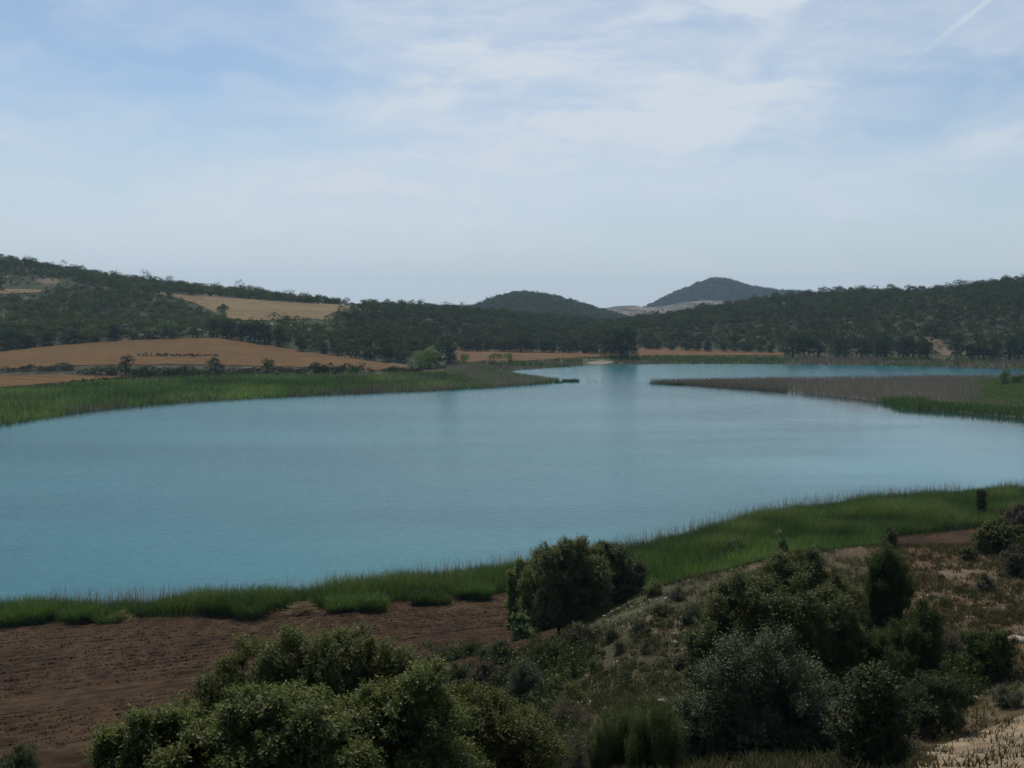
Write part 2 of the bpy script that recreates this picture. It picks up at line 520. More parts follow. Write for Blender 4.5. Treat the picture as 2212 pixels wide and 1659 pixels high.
def hit(xd, yd, ymin=6.0, ymax=1100.0):
    """where the line of sight through a measured point meets the ground"""
    xd, yd = np.atleast_1d(np.asarray(xd, float)), np.atleast_1d(np.asarray(yd, float))
    a, c = ray(xd, yd)
    Ys = np.geomspace(ymin, ymax, 1400)
    res = np.zeros((len(xd), 3))
    for s in range(0, len(xd), 2000):
        aa, cc = a[s:s + 2000, None], c[s:s + 2000, None]
        below = height(aa * Ys, np.broadcast_to(Ys, (len(aa), len(Ys)))) >= CAM_H + cc * Ys
        k = np.where(below.any(1), below.argmax(1), len(Ys) - 1)
        Y = Ys[k]
        res[s:s + 2000] = np.stack([aa[:, 0] * Y, Y, height(aa[:, 0] * Y, Y)], 1)
    return res


# soil colours of the two ground sheets
XF, YF = XG.ravel(), YG.ravel()
xd_g, yd_g = proj(np.stack([XF, YF, ZG.ravel()], -1))
n_a = fbm(XF * .06, YF * .06, 4)
n_b = fbm(XF * .35 + 40, YF * .35, 4)
C = lambda r, g, b: np.array([r, g, b])
mixc = lambda a, b, t_: a * (1 - t_[:, None]) + b * t_[:, None]
soil = np.broadcast_to(C(.048, .042, .022), (len(XF), 3))
dry = ss(XF / YF, .27, .40) * ss(YF, 20, 34)
soil = mixc(soil, C(.105, .066, .032), np.clip(dry * (.75 + 1.4 * n_b), 0, 1))
soil = mixc(soil, C(.125, .096, .062), ss(n_b, .10, .26) * ss(XF / YF, .02, .12))
soil = mixc(soil, C(.045, .050, .022), ss(-n_a, .06, .18) * .8)
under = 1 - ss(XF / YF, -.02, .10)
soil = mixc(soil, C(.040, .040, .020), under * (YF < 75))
L6f = np.repeat(LY[6], len(Yi)).reshape(XG.shape).ravel()
bank_edge = ss(YF - L6f, -3, -1) * (YF < 200)
soil = mixc(soil, C(.10, .075, .04), bank_edge)
hillz = YF > 200
h_soil = mixc(np.broadcast_to(C(.034, .040, .017), (len(XF), 3)), C(.125, .10, .064), ss(fbm(XF * .06, YF * .03, 5), .07, .17))
h_soil = mixc(h_soil, C(.045, .055, .024), ss(fbm(XF * .012 + 9, YF * .012, 3), -.02, .12) * .7)
soil = np.where(hillz[:, None], h_soil, soil)
L11f = np.repeat(LY[11], len(Yi)).reshape(XG.shape).ravel()
shore = hillz & (YF < L11f + 12)
soil = np.where(shore[:, None], mixc(np.broadcast_to(C(.055, .070, .030), (len(XF), 3)), C(.12, .095, .06), ss(n_b, .0, .2)), soil)
L12f = np.repeat(LY[12], len(Yi)).reshape(XG.shape).ravel()
hedge = hillz & (YF > L11f - 4) & (YF < L12f + 6) & (XF / YF < -.08)
soil = np.where(hedge[:, None], mixc(np.broadcast_to(C(.036, .036, .018), (len(XF), 3)), C(.09, .075, .05), ss(n_b, .08, .22)), soil)
spitm = (sd.ravel() > -2)
soil = np.where(spitm[:, None], mixc(np.broadcast_to(C(.12, .105, .09), (len(XF), 3)), C(.04, .075, .02), ss(knoll.ravel(), .3, .9)), soil)
M['earth'] = ground_mat("bank_earth", scales=(.1, 1.2, 9), amp=.55, bump=.07, bscale=4, speck=(5.0, .16, .86, (.32, .28, .22)))
M['hill_earth'] = ground_mat("hill_earth", scales=(.02, .12, .6), amp=.45, bump=.4, bscale=.5)
idx = np.arange(len(ui) * len(Yi)).reshape(len(ui), len(Yi))
VG = np.stack([XF, YF, ZG.ravel()], 1)
split = np.searchsorted(Yi, 155)


def grid_part(name, j0, j1, mat, label, cat):
    sub = idx[:, j0:j1]
    F = np.stack([sub[:-1, :-1], sub[1:, :-1], sub[1:, 1:], sub[:-1, 1:]], -1).reshape(-1, 4)
    o = mesh_np(name, VG[sub.ravel()], F - 0, mat) if False else None
    remap = np.full(len(VG), -1)
    remap[sub.ravel()] = np.arange(sub.size)
    o = mesh_np(name, VG[sub.ravel()], remap[F], mat, smooth=True, vcol=soil[sub.ravel()])
    return tag(o, label, cat, kind='structure')


grid_part("ground", 0, split + 1, M['earth'], "rough sloping bank of dry grass and bare earth above the near shore", "ground")
grid_part("hillside", split, len(Yi), M['hill_earth'], "land rising from the far shore to wooded hills", "hillside")

# ------------------------------------------------------------------ water
m, t = new_mat("lake_water")
g = t("ShaderNodeNewGeometry").outputs["Position"]
big = t.noise(t("ShaderNodeMapping", {"Vector": g, "Scale": (.35, 1, 1)}).outputs[0], .018, 4, .55)
shoal = t.smooth(big, .35, .65)
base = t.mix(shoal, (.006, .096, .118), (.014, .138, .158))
base = t.mix(t("ShaderNodeAttribute", attribute_name="soil").outputs["Fac"], base, (.020, .048, .044))      # murky shallows, with dark reed reflection and shade painted in along the shores
lane = t.noise(t("ShaderNodeMapping", {"Vector": g, "Rotation": (0, 0, .35), "Scale": (.22, 1.3, 1)}).outputs[0], .03, 5, .6, .6)
rip = t.noise(t("ShaderNodeMapping", {"Vector": g, "Scale": (.55, 1, 1)}).outputs[0], 1.5, 4, .6)
rip2 = t.noise(g, .22, 3, .5)
hh = t.math('ADD', t.math('MULTIPLY', rip, .085), t.math('MULTIPLY', rip2, .08))
sx = t("ShaderNodeSeparateXYZ", {0: g}).outputs[0]
sy = t("ShaderNodeSeparateXYZ", {0: g}).outputs[1]
lee = t.smooth(t.math('ADD', sx, t.math('MULTIPLY', t.math('SUBTRACT', big, .5), 120.0)), 15.0, 80.0, 1.0, .2)   # sheltered water off the spit lies smoother
lee = t.math('MAXIMUM', lee, t.smooth(sy, 270.0, 320.0, 0.0, .9))
calm = t.math('MULTIPLY', t.smooth(lane, .34, .68, .88, 1.14), lee)
bp = t("ShaderNodeBump", {"Strength": calm, "Distance": 1.0, "Height": hh})
bs = t("ShaderNodeBsdfPrincipled", {"Base Color": base, "Roughness": t.math('MULTIPLY', lee, .15), "IOR": 1.333, "Normal": bp.outputs[0]})
t("ShaderNodeOutputMaterial", {"Surface": bs.outputs[0]})
NW = 520
wy = np.geomspace(66, 640, NW)
wu = np.concatenate([np.linspace(-1.9, -.7, 41)[:-1], np.linspace(-.7, .7, NW - 80), np.linspace(.7, 1.9, 41)[1:]])
WV = np.stack([(wu[:, None] * wy[None]).ravel(), np.broadcast_to(wy, (NW, NW)).ravel(), np.zeros(NW * NW)], 1)
wi = np.arange(NW * NW).reshape(NW, NW)
shallow_shade = (1 - ss(-height(WV[:, 0], WV[:, 1]), .25, 1.5)) * (1 - ss(WV[:, 1], 400, 460) * .6)
WF = np.stack([wi[:-1, :-1], wi[1:, :-1], wi[1:, 1:], wi[:-1, 1:]], -1).reshape(-1, 4)
tag(mesh_np("water", WV, WF, m, smooth=True, vcol=np.repeat(shallow_shade[:, None], 3, 1)), "calm turquoise lake water with faint ripples", "lake", kind='structure')


# ------------------------------------------------------------------ fields: sheets lying on the ground
def field(name, lower, upper, nx, ny, lift, mat, label, cat, ymin=150.0):
    lo, up = np.array(lower, float), np.array(upper, float)
    xs = np.linspace(max(lo[0, 0], up[0, 0]), min(lo[-1, 0], up[-1, 0]), nx)
    a, b = np.interp(xs, lo[:, 0], lo[:, 1]), np.interp(xs, up[:, 0], up[:, 1])
    wob = 1.1 * fbm(xs * .05, xs * 0 + len(name), 4)
    P0, P1 = hit(xs, a + wob, ymin), hit(xs, b + wob * .6, ymin)
    k = np.linspace(0, 1, ny)[None, :, None]
    G = P0[:, None] * (1 - k) + P1[:, None] * k
    x, y = G[..., 0], G[..., 1]
    z = height(x, y) + lift
    V = np.stack([x, y, z], -1).reshape(-1, 3)
    i = np.arange(nx * ny).reshape(nx, ny)
    F = np.stack([i[:-1, :-1], i[1:, :-1], i[1:, 1:], i[:-1, 1:]], -1).reshape(-1, 4)
    return tag(mesh_np(name, V, F, mat, smooth=True), label, cat, kind='structure')


M['far_field'] = ground_mat("brown_stubble", ((.074, .036, .005), (.106, .054, .0085)), (.02, .15, 1.2), .3, .12, 1.0, stripes=(.04, .25, (.15, .09, .035), .45))
M['pale_field'] = ground_mat("pale_stubble", ((.115, .076, .032), (.165, .118, .054)), (.03, .15, 1.0), .3, .12, 1.0, stripes=(.05, .5, (.22, .165, .085), .5))
M['orange_field'] = ground_mat("orange_stubble", ((.095, .050, .018), (.135, .074, .028)), (.03, .2, 1.0), .2, .1, 1.0)
M['sand'] = ground_mat("pale_sand", ((.17, .145, .11), (.24, .205, .16)), (.1, .5, 3), .2, .05, 2)
BROWN_LO = [(-260, 802), (0, 800), (60, 796), (150, 790), (400, 788), (600, 792), (800, 800), (905, 800)]
BROWN_UP = [(-260, 782), (0, 762), (75, 752), (150, 745), (300, 735), (400, 731), (480, 731), (560, 745), (640, 757), (700, 766), (800, 781), (870, 792), (905, 798)]
field("stubble_field", BROWN_LO, BROWN_UP, 420, 60, .18, M['far_field'], "large rounded brown field between the hedge and the wooded slope", "field")
field("stubble_field", [(-260, 872), (0, 838), (150, 826), (300, 814)], [(-260, 813), (0, 811), (200, 811), (300, 812)], 160, 16, .16, M['far_field'],
      "thin strip of brown field between green reeds and the hedge", "field")
PALE_LO = [(295, 633), (360, 640), (420, 655), (455, 672), (500, 690), (540, 694), (690, 690), (720, 676), (788, 664)]
PALE_UP = [(295, 628), (330, 632), (420, 640), (500, 645), (640, 655), (788, 661)]
field("stubble_field", PALE_LO, PALE_UP, 220, 40, .3, M['pale_field'], "pale straw field high on the slope below the skyline trees", "field")
field("stubble_field", [(0, 636), (90, 633)], [(0, 625), (90, 627)], 40, 10, .3, M['pale_field'], "short pale strip of stubble among the trees high on the slope", "field")
field("stubble_field", [(668, 686), (712, 696)], [(668, 681), (712, 688)], 30, 8, .3, M['pale_field'], "small pale patch of stubble below the straw field", "field")
field("stubble_field", [(985, 786), (1100, 782), (1335, 769)], [(985, 758), (1100, 757), (1335, 763)], 120, 14, .2, M['orange_field'],
      "orange field strip behind the pale bushes, in front of dark trees", "field")
field("stubble_field", [(1372, 769), (1700, 768)], [(1372, 752), (1500, 755), (1700, 762)], 110, 12, .2, M['orange_field'],
      "orange field strip beside the big round tree on the far shore", "field")
field("beach", [(1264, 786), (1280, 788), (1305, 788), (1322, 784)], [(1264, 785.5), (1275, 782), (1300, 779), (1322, 781)], 30, 10, .12, M['sand'], "small pale sandy landing on the far shore", "beach")
field("dirt_track", [(1950, 1664), (2000, 1690), (2300, 1760)], [(1950, 1660), (2010, 1622), (2090, 1592), (2300, 1515)], 70, 40, .03,
      ground_mat("track_earth", ((.17, .125, .078), (.25, .195, .128)), (.3, 2, 12), .5, .06, 8, speck=(9, .15, .8, (.36, .31, .25))),
      "dry straw coloured track at the foot of the slope", "track", 6)

# near ploughed land, with furrows and clods
M['plough'] = ground_mat("ploughed_soil", ((.034, .0185, .0088), (.056, .032, .0158)), (.12, .9, 7), .5, .09, 6.0, speck=(4.0, .13, .93, (.17, .13, .10)))


def ploughed(label, u0, u1, kn, kf, nx, ny, inset_n, inset_f, terrace):
    us = np.linspace(u0, u1, nx)
    y0, y1 = line_y(kn, us) + inset_n, line_y(kf, us) - inset_f - .35 * fbm(us * 60, us * 0, 3)
    k = np.linspace(0, 1, ny)[None]
    y = y0[:, None] * (1 - k) + y1[:, None] * k
    x = us[:, None] * y
    z = height(x, y) + .16 - 1.0 * (1 - ss(y - y0[:, None], 0, 2.6))
    row = (y - y0[:, None]) - 2.5
    z += .06 * np.sin(row * 2 * np.pi / .8 + 1.5 * fbm(x * .2, y * .2, 3)) * (.6 + fbm(x * .3, y * .3, 2))
    rough = 1 - (.85 * ss(row, 9.7, 10.2) * (1 - ss(row, 12.0, 12.5)) if terrace else 0)
    z += rough * (.13 * fbm(x * 1.6, y * 2.2, 4) + .13 * np.maximum(fbm(x * 3.2, y * 3.2, 2), 0))
    if terrace:
        z += .35 * (1 - ss(row, 8.4, 9.6)) + .22 * (1 - ss(row, 12.1, 12.7)) - .22 * np.exp(-((row - 12.9) / .35) ** 2) - .2 * np.exp(-((row - 9.6) / .35) ** 2)
    V = np.stack([x, y, z], -1).reshape(-1, 3)
    i = np.arange(nx * ny).reshape(nx, ny)
    F = np.stack([i[:-1, :-1], i[1:, :-1], i[1:, 1:], i[:-1, 1:]], -1).reshape(-1, 4)
    tag(mesh_np("ploughed_field", V, F, M['plough'], smooth=True), label, "field", kind='structure')


ploughed("dark brown ploughed field between the reeds and the slope", -.95, .045, 5, 6, 640, 250, -11.5, .6, True)
ploughed("small ploughed patch behind the stony mound", .37, .62, 5, 6, 160, 70, 0, .5, False)



def clods(n):
    u = rng.uniform(-.62, .045, n)
    y0, y1 = line_y(5, u) - 7.5, line_y(6, u) - .8
    y = y0 + (y1 - y0) * rng.uniform(size=n)
    x = u * y
    row = y - line_y(5, u) + 9
    keep = (fbm(x * .3, y * .5, 3) + rng.uniform(-.3, .3, n) > -.12) & ((row < 9.7) | (row > 12.5))
    x, y, row = x[keep], y[keep], row[keep]
    n = len(x)
    octa = np.array([(1, 0, 0), (0, 1, 0), (-1, 0, 0), (0, -1, 0), (0, 0, 1), (0, 0, -1)], float)
    of = np.array([(0, 1, 4), (1, 2, 4), (2, 3, 4), (3, 0, 4), (1, 0, 5), (2, 1, 5), (3, 2, 5), (0, 3, 5)])
    sz = rng.uniform(.025, .06, n) * np.where(rng.uniform(size=n) < .08, 1.8, 1)
    V = octa[None] * sz[:, None, None] * rng.uniform(.6, 1.4, (n, 6, 1)) * np.array([1.3, 1, .8]) + np.stack([x, y, height(x, y) + .17 + .35 * (1 - ss(row, 8.4, 9.6)) + .22 * (1 - ss(row, 12.1, 12.7))], 1)[:, None]
    F = (np.arange(n)[:, None, None] * 6 + of[None]).reshape(-1, 3)
    tag(mesh_np("clods", V.reshape(-1, 3), F, M['plough']), "crumbled clods of dark soil lying over the ploughed field", "clods", kind='stuff')


clods(30000)

# ------------------------------------------------------------------ distant hills
M['blue_hill'] = ground_mat("distant_hill_cover", ((.022, .036, .016), (.045, .055, .026)), (.012, .06, .25), .5, 1.5, .15)
M['quarry'] = ground_mat("quarry_face", ((.085, .075, .058), (.22, .19, .155)), (.012, .05, .2), .5, 2.0, .1)
M['ridge'] = ground_mat("far_ridge_cover", ((.05, .06, .04), (.07, .08, .05)), (.002, .01, .05), .3, 3, .02)
HILLS = {}


def hill(name, prof, Y, depth, mat, label, rough, cell):
    """ridge with a crest height taken along x, falling away to front and back"""
    a = np.array(prof, float)
    p = pt(a[:, 0], a[:, 1], Y)
    xs = np.arange(p[0, 0] - 60, p[-1, 0] + 60, cell)
    ys = np.arange(Y - depth, Y + depth, cell * 1.3)
    x, y = np.meshgrid(xs, ys, indexing='ij')

    def hz(x, y):
        crest = np.interp(x, p[:, 0], p[:, 2], left=0, right=0)
        d = np.abs(y - Y) / depth
        fall = np.clip(1 - d ** 1.25, 0, 1)
        return crest * fall + rough * fbm(x * .012, y * .012, 4) * np.clip(d * 3, .12, 1) * (d < .97) - 3 * (d >= .97)
    V = np.stack([x, y, hz(x, y)], -1).reshape(-1, 3)
    i = np.arange(x.size).reshape(x.shape)
    F = np.stack([i[:-1, :-1], i[1:, :-1], i[1:, 1:], i[:-1, 1:]], -1).reshape(-1, 4)
    HILLS[label] = (hz, p[0, 0], p[-1, 0], Y, depth)
    tag(mesh_np(name, V, F, mat, smooth=True), label, "hill", kind='structure')


MIDHILL = "dark wooded dome of a hill beyond the low central woods"
FARHILL = "tallest blue wooded hill on the horizon above the quarry"
hill("hill", [(960, 690), (1030, 664), (1045, 656), (1080, 645), (1110, 638), (1135, 636), (1170, 639), (1215, 649), (1260, 662), (1300, 674), (1345, 690), (1420, 705)], 1500, 330, M['blue_hill'], MIDHILL, 12, 7)
hill("hill", [(1330, 700), (1400, 664), (1440, 643), (1478, 627), (1500, 619), (1525, 609), (1548, 604), (1565, 605), (1590, 613), (1615, 621), (1640, 626), (1680, 630), (1720, 633), (1800, 645), (1900, 660)], 2700, 560, M['blue_hill'], FARHILL, 25, 11)
hill("hill", [(1230, 690), (1280, 670), (1330, 661), (1370, 659), (1400, 664), (1440, 660), (1480, 652), (1530, 648), (1600, 652), (1700, 662)], 2150, 260, M['quarry'], "bare pale quarry slope between the two blue hills", 26, 8)
hill("mountain", [(560, 668), (700, 662), (790, 657), (860, 660), (930, 658), (1010, 657), (1060, 660), (1250, 663), (1400, 668)], 4300, 550, M['ridge'], "faint blue ridge far beyond the hills", 20, 40)

# ------------------------------------------------------------------ leaf clouds
def lobed_points(lobes, n, shell=(.55, 1.05)):
    """points spread through the outer part of a set of spheres, none deep inside another"""
    c, r = lobes[:, :3], lobes[:, 3]
    k = rng.choice(len(r), n, p=r ** 2 / (r ** 2).sum())
    d = rdir(n)
    d[:, 2] = np.where(d[:, 2] < -.55, -d[:, 2], d[:, 2])
    d = unit(d)
    P = c[k] + d * (r[k] * rng.uniform(*shell, n) ** .6)[:, None]
    keep = np.ones(n, bool)
    for i in range(len(r)):
        keep &= (np.linalg.norm(P - c[i], axis=1) > r[i] * .55) | (k == i)
    return P[keep], d[keep]


def sublobes(lobes, per=12, rr=(.18, .40)):
    res = []
    for c in lobes:
        d = rdir(per)
        d[:, 2] = np.abs(d[:, 2]) * .9 - .25
        d = unit(d)
        res.append(np.c_[c[:3] + d * c[3] * rng.uniform(.5, 1.0, (per, 1)), c[3] * rng.uniform(*rr, per)])
    return np.concatenate(res)


def far_crown(h, r, n, card, kind='round'):
    """crown of a distant tree standing on the origin"""
    if kind == 'round':
        L = [(0, 0, h * .5, r * .7)] + [(*(rng.normal(size=2) * r * .42), h * rng.uniform(.16, .76), r * rng.uniform(.32, .5)) for _ in range(12)]
    elif kind == 'tall':
        L = [(*(rng.normal(size=2) * r * .25), h * z, r * (1.05 - .65 * abs(z - .45)) * .62) for z in np.linspace(.1, .88, 12)]
    elif kind == 'wide':
        L = [(*(rng.normal(size=2) * r * .55), h * rng.uniform(.14, .74), r * rng.uniform(.32, .46)) for _ in range(15)]
    else:
        L = [(*(rng.normal(size=2) * r * .45), h * rng.uniform(.14, .78), r * rng.uniform(.3, .46)) for _ in range(16)]
    L = np.array(L)
    L = np.concatenate([L * np.array([1, 1, 1, .8]), np.c_[L[:6, :2] * 1.15, np.full(len(L[:6]), h * .14), np.full(len(L[:6]), min(r * .42, h * .2))], sublobes(L, 7, (.34, .52))])
    P, d = lobed_points(L, n)
    P = P[P[:, 2] > h * .04]
    d = rdir(len(P)) * .8 + unit(P - np.array([0, 0, h * .5])) * .7
    U = unit(np.cross(d, rdir(len(P))))
    V, F = leaf_quads(P - U * card * .5, U, unit(d), card * rng.uniform(.6, 1.3, len(P)), card * rng.uniform(.5, .9, len(P)))
    tint = np.clip(rng.beta(2, 3, len(P)) + .25 * (vnoise(P[:, 0] * 1.1 + 50, P[:, 2] * 1.1 + P[:, 1]) - .5), 0, 1)
    return V, F, tint


def far_trunk(h, r):
    parts = []
    lean = rng.normal(size=2) * .04
    top = np.array([lean[0] * h, lean[1] * h, h * .6])
    zs = np.linspace(0, 1, 6)[:, None]
    path = np.array([0, 0, -.3]) * (1 - zs) + top * zs + np.c_[rng.normal(size=(6, 2)) * .06, np.zeros(6)]
    parts.append(tube(path, np.linspace(.05 * h, .018 * h, 6), 7))
    for _ in range(5):
        s = path[rng.integers(2, 6)]
        a = rng.uniform(0, 2 * np.pi)
        e = s + np.array([math.cos(a) * r * .6, math.sin(a) * r * .6, h * rng.uniform(.12, .28)])
        z4 = np.linspace(0, 1, 4)[:, None]
        parts.append(tube(s * (1 - z4) + e * z4 + np.array([0, 0, .25]) * z4 * (1 - z4), np.linspace(.02 * h, .006 * h, 4), 5))
    return merge(parts)


def tree_proto(name, h, r, n, card, kind, mat):
    o = empty(name, (0, 0, -500))
    V, F, tint = far_crown(h, r, n, card, kind)
    c = mesh_np("crown", V, F, mat, o, tint)
    V, F = far_trunk(h, r)
    b = mesh_np("trunk", V, F, M['bark'], o, smooth=True)
    return [o, (c, b), h, r, False]


PROTO = {
    'oak1': tree_proto("oak_tree", 6, 3.0, 2600, .36, 'round', M['far']),
    'oak2': tree_proto("oak_tree", 6, 3.0, 2600, .36, 'wide', M['far']),
    'oak3': tree_proto("oak_tree", 6, 2.4, 2300, .35, 'tall', M['far']),
    'oak4': tree_proto("oak_tree", 6, 2.8, 2600, .37, 'loose', M['far']),
    'bush1': tree_proto("bush", 3, 2.3, 900, .36, 'wide', M['far']),
    'bush2': tree_proto("bush", 3, 2.0, 900, .36, 'loose', M['far']),
    'willow': tree_proto("willow_tree", 8, 4.6, 3600, .50, 'loose', M['willow']),
    'poplar': tree_proto("tall_tree", 12, 5.2, 4200, .60, 'tall', M['poplar']),
    'great': tree_proto("tall_tree", 14, 6.4, 5200, .66, 'round', M['far']),
    'pale': tree_proto("bush", 4, 2.6, 1100, .36, 'loose', M['willow']),
}


def put_tree(kind, loc, hh, ww, label, cat, group=None):
    pr = PROTO[kind]
    o0, kids, h, r, used = pr
    if not used:
        o, pr[4] = o0, True
    else:
        o = o0.copy()
        COL.objects.link(o)
        for c in kids:
            d = c.copy()
            COL.objects.link(d)
            d.parent = o
    o.location = loc
    o.rotation_euler = (0, 0, rng.uniform(0, 6.28))
    o.scale = (ww / (2 * r), ww / (2 * r), hh / h)
    for k in ("group",):
        if k in o:
            del o[k]
    return tag(o, label, cat, group)


def tree_px(kind, x, base, top, wpx, label, cat, group=None, ymin=150):
    p = hit([x], [base], ymin)[0]
    k = p[1] / FPX
    p[2] -= .15
    return put_tree(kind, p, (base - top) * k, wpx * k, label, cat, group)


ORD = "first second third fourth fifth sixth seventh eighth ninth tenth eleventh twelfth thirteenth fourteenth fifteenth sixteenth seventeenth eighteenth nineteenth twentieth".split()


def nth(i):
    if i < 20:
        return ORD[i]
    return {2: "twenty", 3: "thirty", 4: "forty", 5: "fifty"}[(i + 1) // 10] + "-" + ORD[(i + 1) % 10 - 1] if (i + 1) % 10 else \
        {3: "thirtieth", 4: "fortieth", 5: "fiftieth"}[(i + 1) // 10]


# hedge between the brown field and the reed bed
HEDGE = [(20, 803, 790, 30), (60, 802, 787, 24), (100, 801, 787, 34), (140, 799, 784, 38), (205, 809, 788, 44), (240, 809, 790, 36), (272, 810, 769, 38),
         (312, 811, 790, 44), (350, 811, 791, 40), (390, 810, 790, 46), (430, 810, 792, 40), (467, 808, 774, 46), (512, 808, 791, 46), (545, 808, 793, 36),
         (578, 809, 777, 36), (612, 808, 792, 34), (655, 810, 790, 30), (686, 810, 783, 34), (712, 810, 782, 36), (742, 810, 785, 30), (772, 809, 781, 30), (850, 806, 791, 34), (892, 803, 791, 30)]
TALL = {272: "tall dark bush standing high above the hedge under the brown field", 467: "large round grey-green bush in the middle of the hedge under the brown field",
        578: "compact upright bush between two gaps in the hedge under the brown field"}
for i, (x, b, tp, wp) in enumerate(HEDGE):
    lab = TALL.get(x) or f"low dark hedge bush below the brown field, {nth(i)} from the left"
    tree_px('oak3' if x in TALL else ('bush1', 'bush2')[i % 2], x, b, tp - 1, wp * (1 if x in TALL else 1.35), lab, "bush", "bushes in the hedge below the brown field")

# trees at the edges of the fields on the left slope
EDGE = [(15, 753, 700, 44), (58, 750, 712, 50), (108, 745, 714, 46), (163, 741, 708, 46), (205, 738, 716, 36), (250, 735, 699, 38), (290, 734, 717, 36),
        (330, 733, 719, 36), (425, 730, 706, 34)]
for i, (x, b, tp, wp) in enumerate(EDGE):
    tree_px(('oak1', 'oak3', 'oak4', 'oak2')[i % 4], x, b - 1, tp, wp, f"dark oak at the top edge of the brown field, {nth(i)} from the left", "tree", "oaks along the top of the brown field")
tree_px('pale', 372, 731, 692, 46, "light green spreading tree with bare trunk at top of brown field", "tree")
tree_px('oak1', 481, 682, 652, 26, "lone round dark tree standing out in the pale straw field", "tree")
tree_px('oak2', 620, 695, 679, 26, "small round bush on the lower edge of the pale straw field", "bush")
tree_px('oak1', 654, 759, 723, 40, "round dark oak alone on the right rim of the brown field", "tree")
GROVE = [(462, 728, 690, 30), (490, 733, 684, 44), (522, 738, 694, 42), (550, 741, 690, 40), (572, 745, 682, 46), (604, 750, 700, 36)]
for i, (x, b, tp, wp) in enumerate(GROVE):
    tree_px(('oak3', 'oak1', 'oak4')[i % 3], x, b - 2, tp, wp, f"tall dark tree in the grove above the brown field, {nth(i)} from the left", "tree", "grove above the brown field")
SLOPE = [(695, 764, 738, 32), (730, 769, 742, 34), (765, 774, 745, 30), (800, 779, 748, 36), (838, 782, 742, 40), (868, 785, 752, 34)]
for i, (x, b, tp, wp) in enumerate(SLOPE):
    tree_px(('oak4', 'oak1', 'bush1', 'oak2')[i % 4], x, b - 1, tp, wp, f"bushy oak on the brown field's descending rim, {nth(i)} from the top", "tree", "oaks on the right rim of the brown field")

# waterside trees
tree_px('willow', 926, 795, 748, 72, "bright green rounded willow at the end of the brown field", "tree")
tree_px('poplar', 966, 793, 722, 66, "tall grey-green tree leaning over the bright willow", "tree")
tree_px('pale', 1001, 792, 764, 28, "small pale shrub at the foot of the tall grey-green tree", "bush")
tree_px('pale', 1066, 786, 763, 34, "pale round bush before the orange field, left one of two", "bush")
tree_px('pale', 1101, 785, 762, 28, "pale round bush before the orange field, right one of two", "bush")
tree_px('bush1', 1036, 789, 775, 34, "low dark bush left of the two pale round bushes", "bush")
tree_px('great', 1343, 772, 696, 78, "great round dark tree on the far shore beside the sandy landing", "tree")
tree_px('willow', 2169, 832, 794, 22, "small upright green tree on the green knoll of the reed spit", "tree")
tree_px('bush1', 2200, 828, 806, 36, "low dark bush behind the small tree on the green knoll", "bush")

ROW_C = [(x + rng.uniform(-6, 6), 759 + (x - 1005) * .018, rng.uniform(24, 36), rng.uniform(26, 36)) for x in range(1010, 1312, 23)]
for i, (x, b, hp, wp) in enumerate(ROW_C):
    tree_px(('oak1', 'oak3', 'oak4', 'oak2')[i % 4], x, b, b - hp, wp, f"dark tree behind the orange strip, {nth(i)} after the tall grey-green tree", "tree", "tree row behind the orange strip")
ROW_B = [(x + rng.uniform(-7, 7), 755 + (x - 1390) * .026, rng.uniform(16, 26), rng.uniform(20, 30)) for x in range(1398, 1700, 27)]
for i, (x, b, hp, wp) in enumerate(ROW_B):
    tree_px(('oak2', 'oak4', 'oak1', 'bush1')[i % 4], x, b, b - hp, wp, f"small dark tree behind the orange field, {nth(i)} after the great round tree", "tree", "small trees behind the far orange field")
ROW_R = [(x + rng.uniform(-8, 8), 771 + (x - 1710) * .012, rng.uniform(38, 58), rng.uniform(34, 48)) for x in range(1716, 2330, 29)]
for i, (x, b, hp, wp) in enumerate(ROW_R):
    if 2030 < x < 2062:
        continue
    tree_px(('oak3', 'oak1', 'oak4', 'oak3')[i % 4], x, b, b - hp, wp, f"tall dark tree along the far right shore, {nth(i)} after the orange field", "tree", "tall trees along the far right shore")


def skyline(xs, hs, base_line, place, group):
    for i, x in enumerate(xs):
        u = (x - CX) / FPX
        Y = float(np.interp(u, ui, LY[base_line])) - rng.uniform(0, 10)
        hp, wp = hs(x)
        X = u * Y
        k = Y / FPX
        put_tree(('oak1', 'oak2', 'oak4', 'oak3')[int(rng.integers(0, 4))], (X, Y, float(height(X, Y)) - .4), hp * k, wp * k, f"dark skyline oak {place}, {nth(i)} from its left end", "tree", group)


sk_special = {1775: (26, 26), 1806: (32, 40), 1895: (22, 16), 1912: (15, 18)}
skyline([x + rng.uniform(-6, 6) for x in range(4, 775, 19)], lambda x: (rng.uniform(13, 24), rng.uniform(20, 36)), 16, "above the straw field hill", "skyline oaks of the straw field hill")
skyline([x + rng.uniform(-6, 6) for x in range(790, 1310, 26)], lambda x: (rng.uniform(10, 15), rng.uniform(22, 34)), 16, "of the low central wood", "skyline oaks of the low central wood")
skyline([1520, 1548, 1572, 1600, 1627, 1650, 1676, 1700, 1722, 1745, 1775, 1806, 1832, 1858, 1878, 1895, 1914, 1938, 1960, 1985, 2008, 2030, 2052, 2072, 2095, 2117, 2140, 2165, 2190],
        lambda x: sk_special.get(x, (rng.uniform(17, 27), rng.uniform(22, 38))), 16, "of the hill facing the reed spit", "skyline oaks of the hill facing the reed spit")

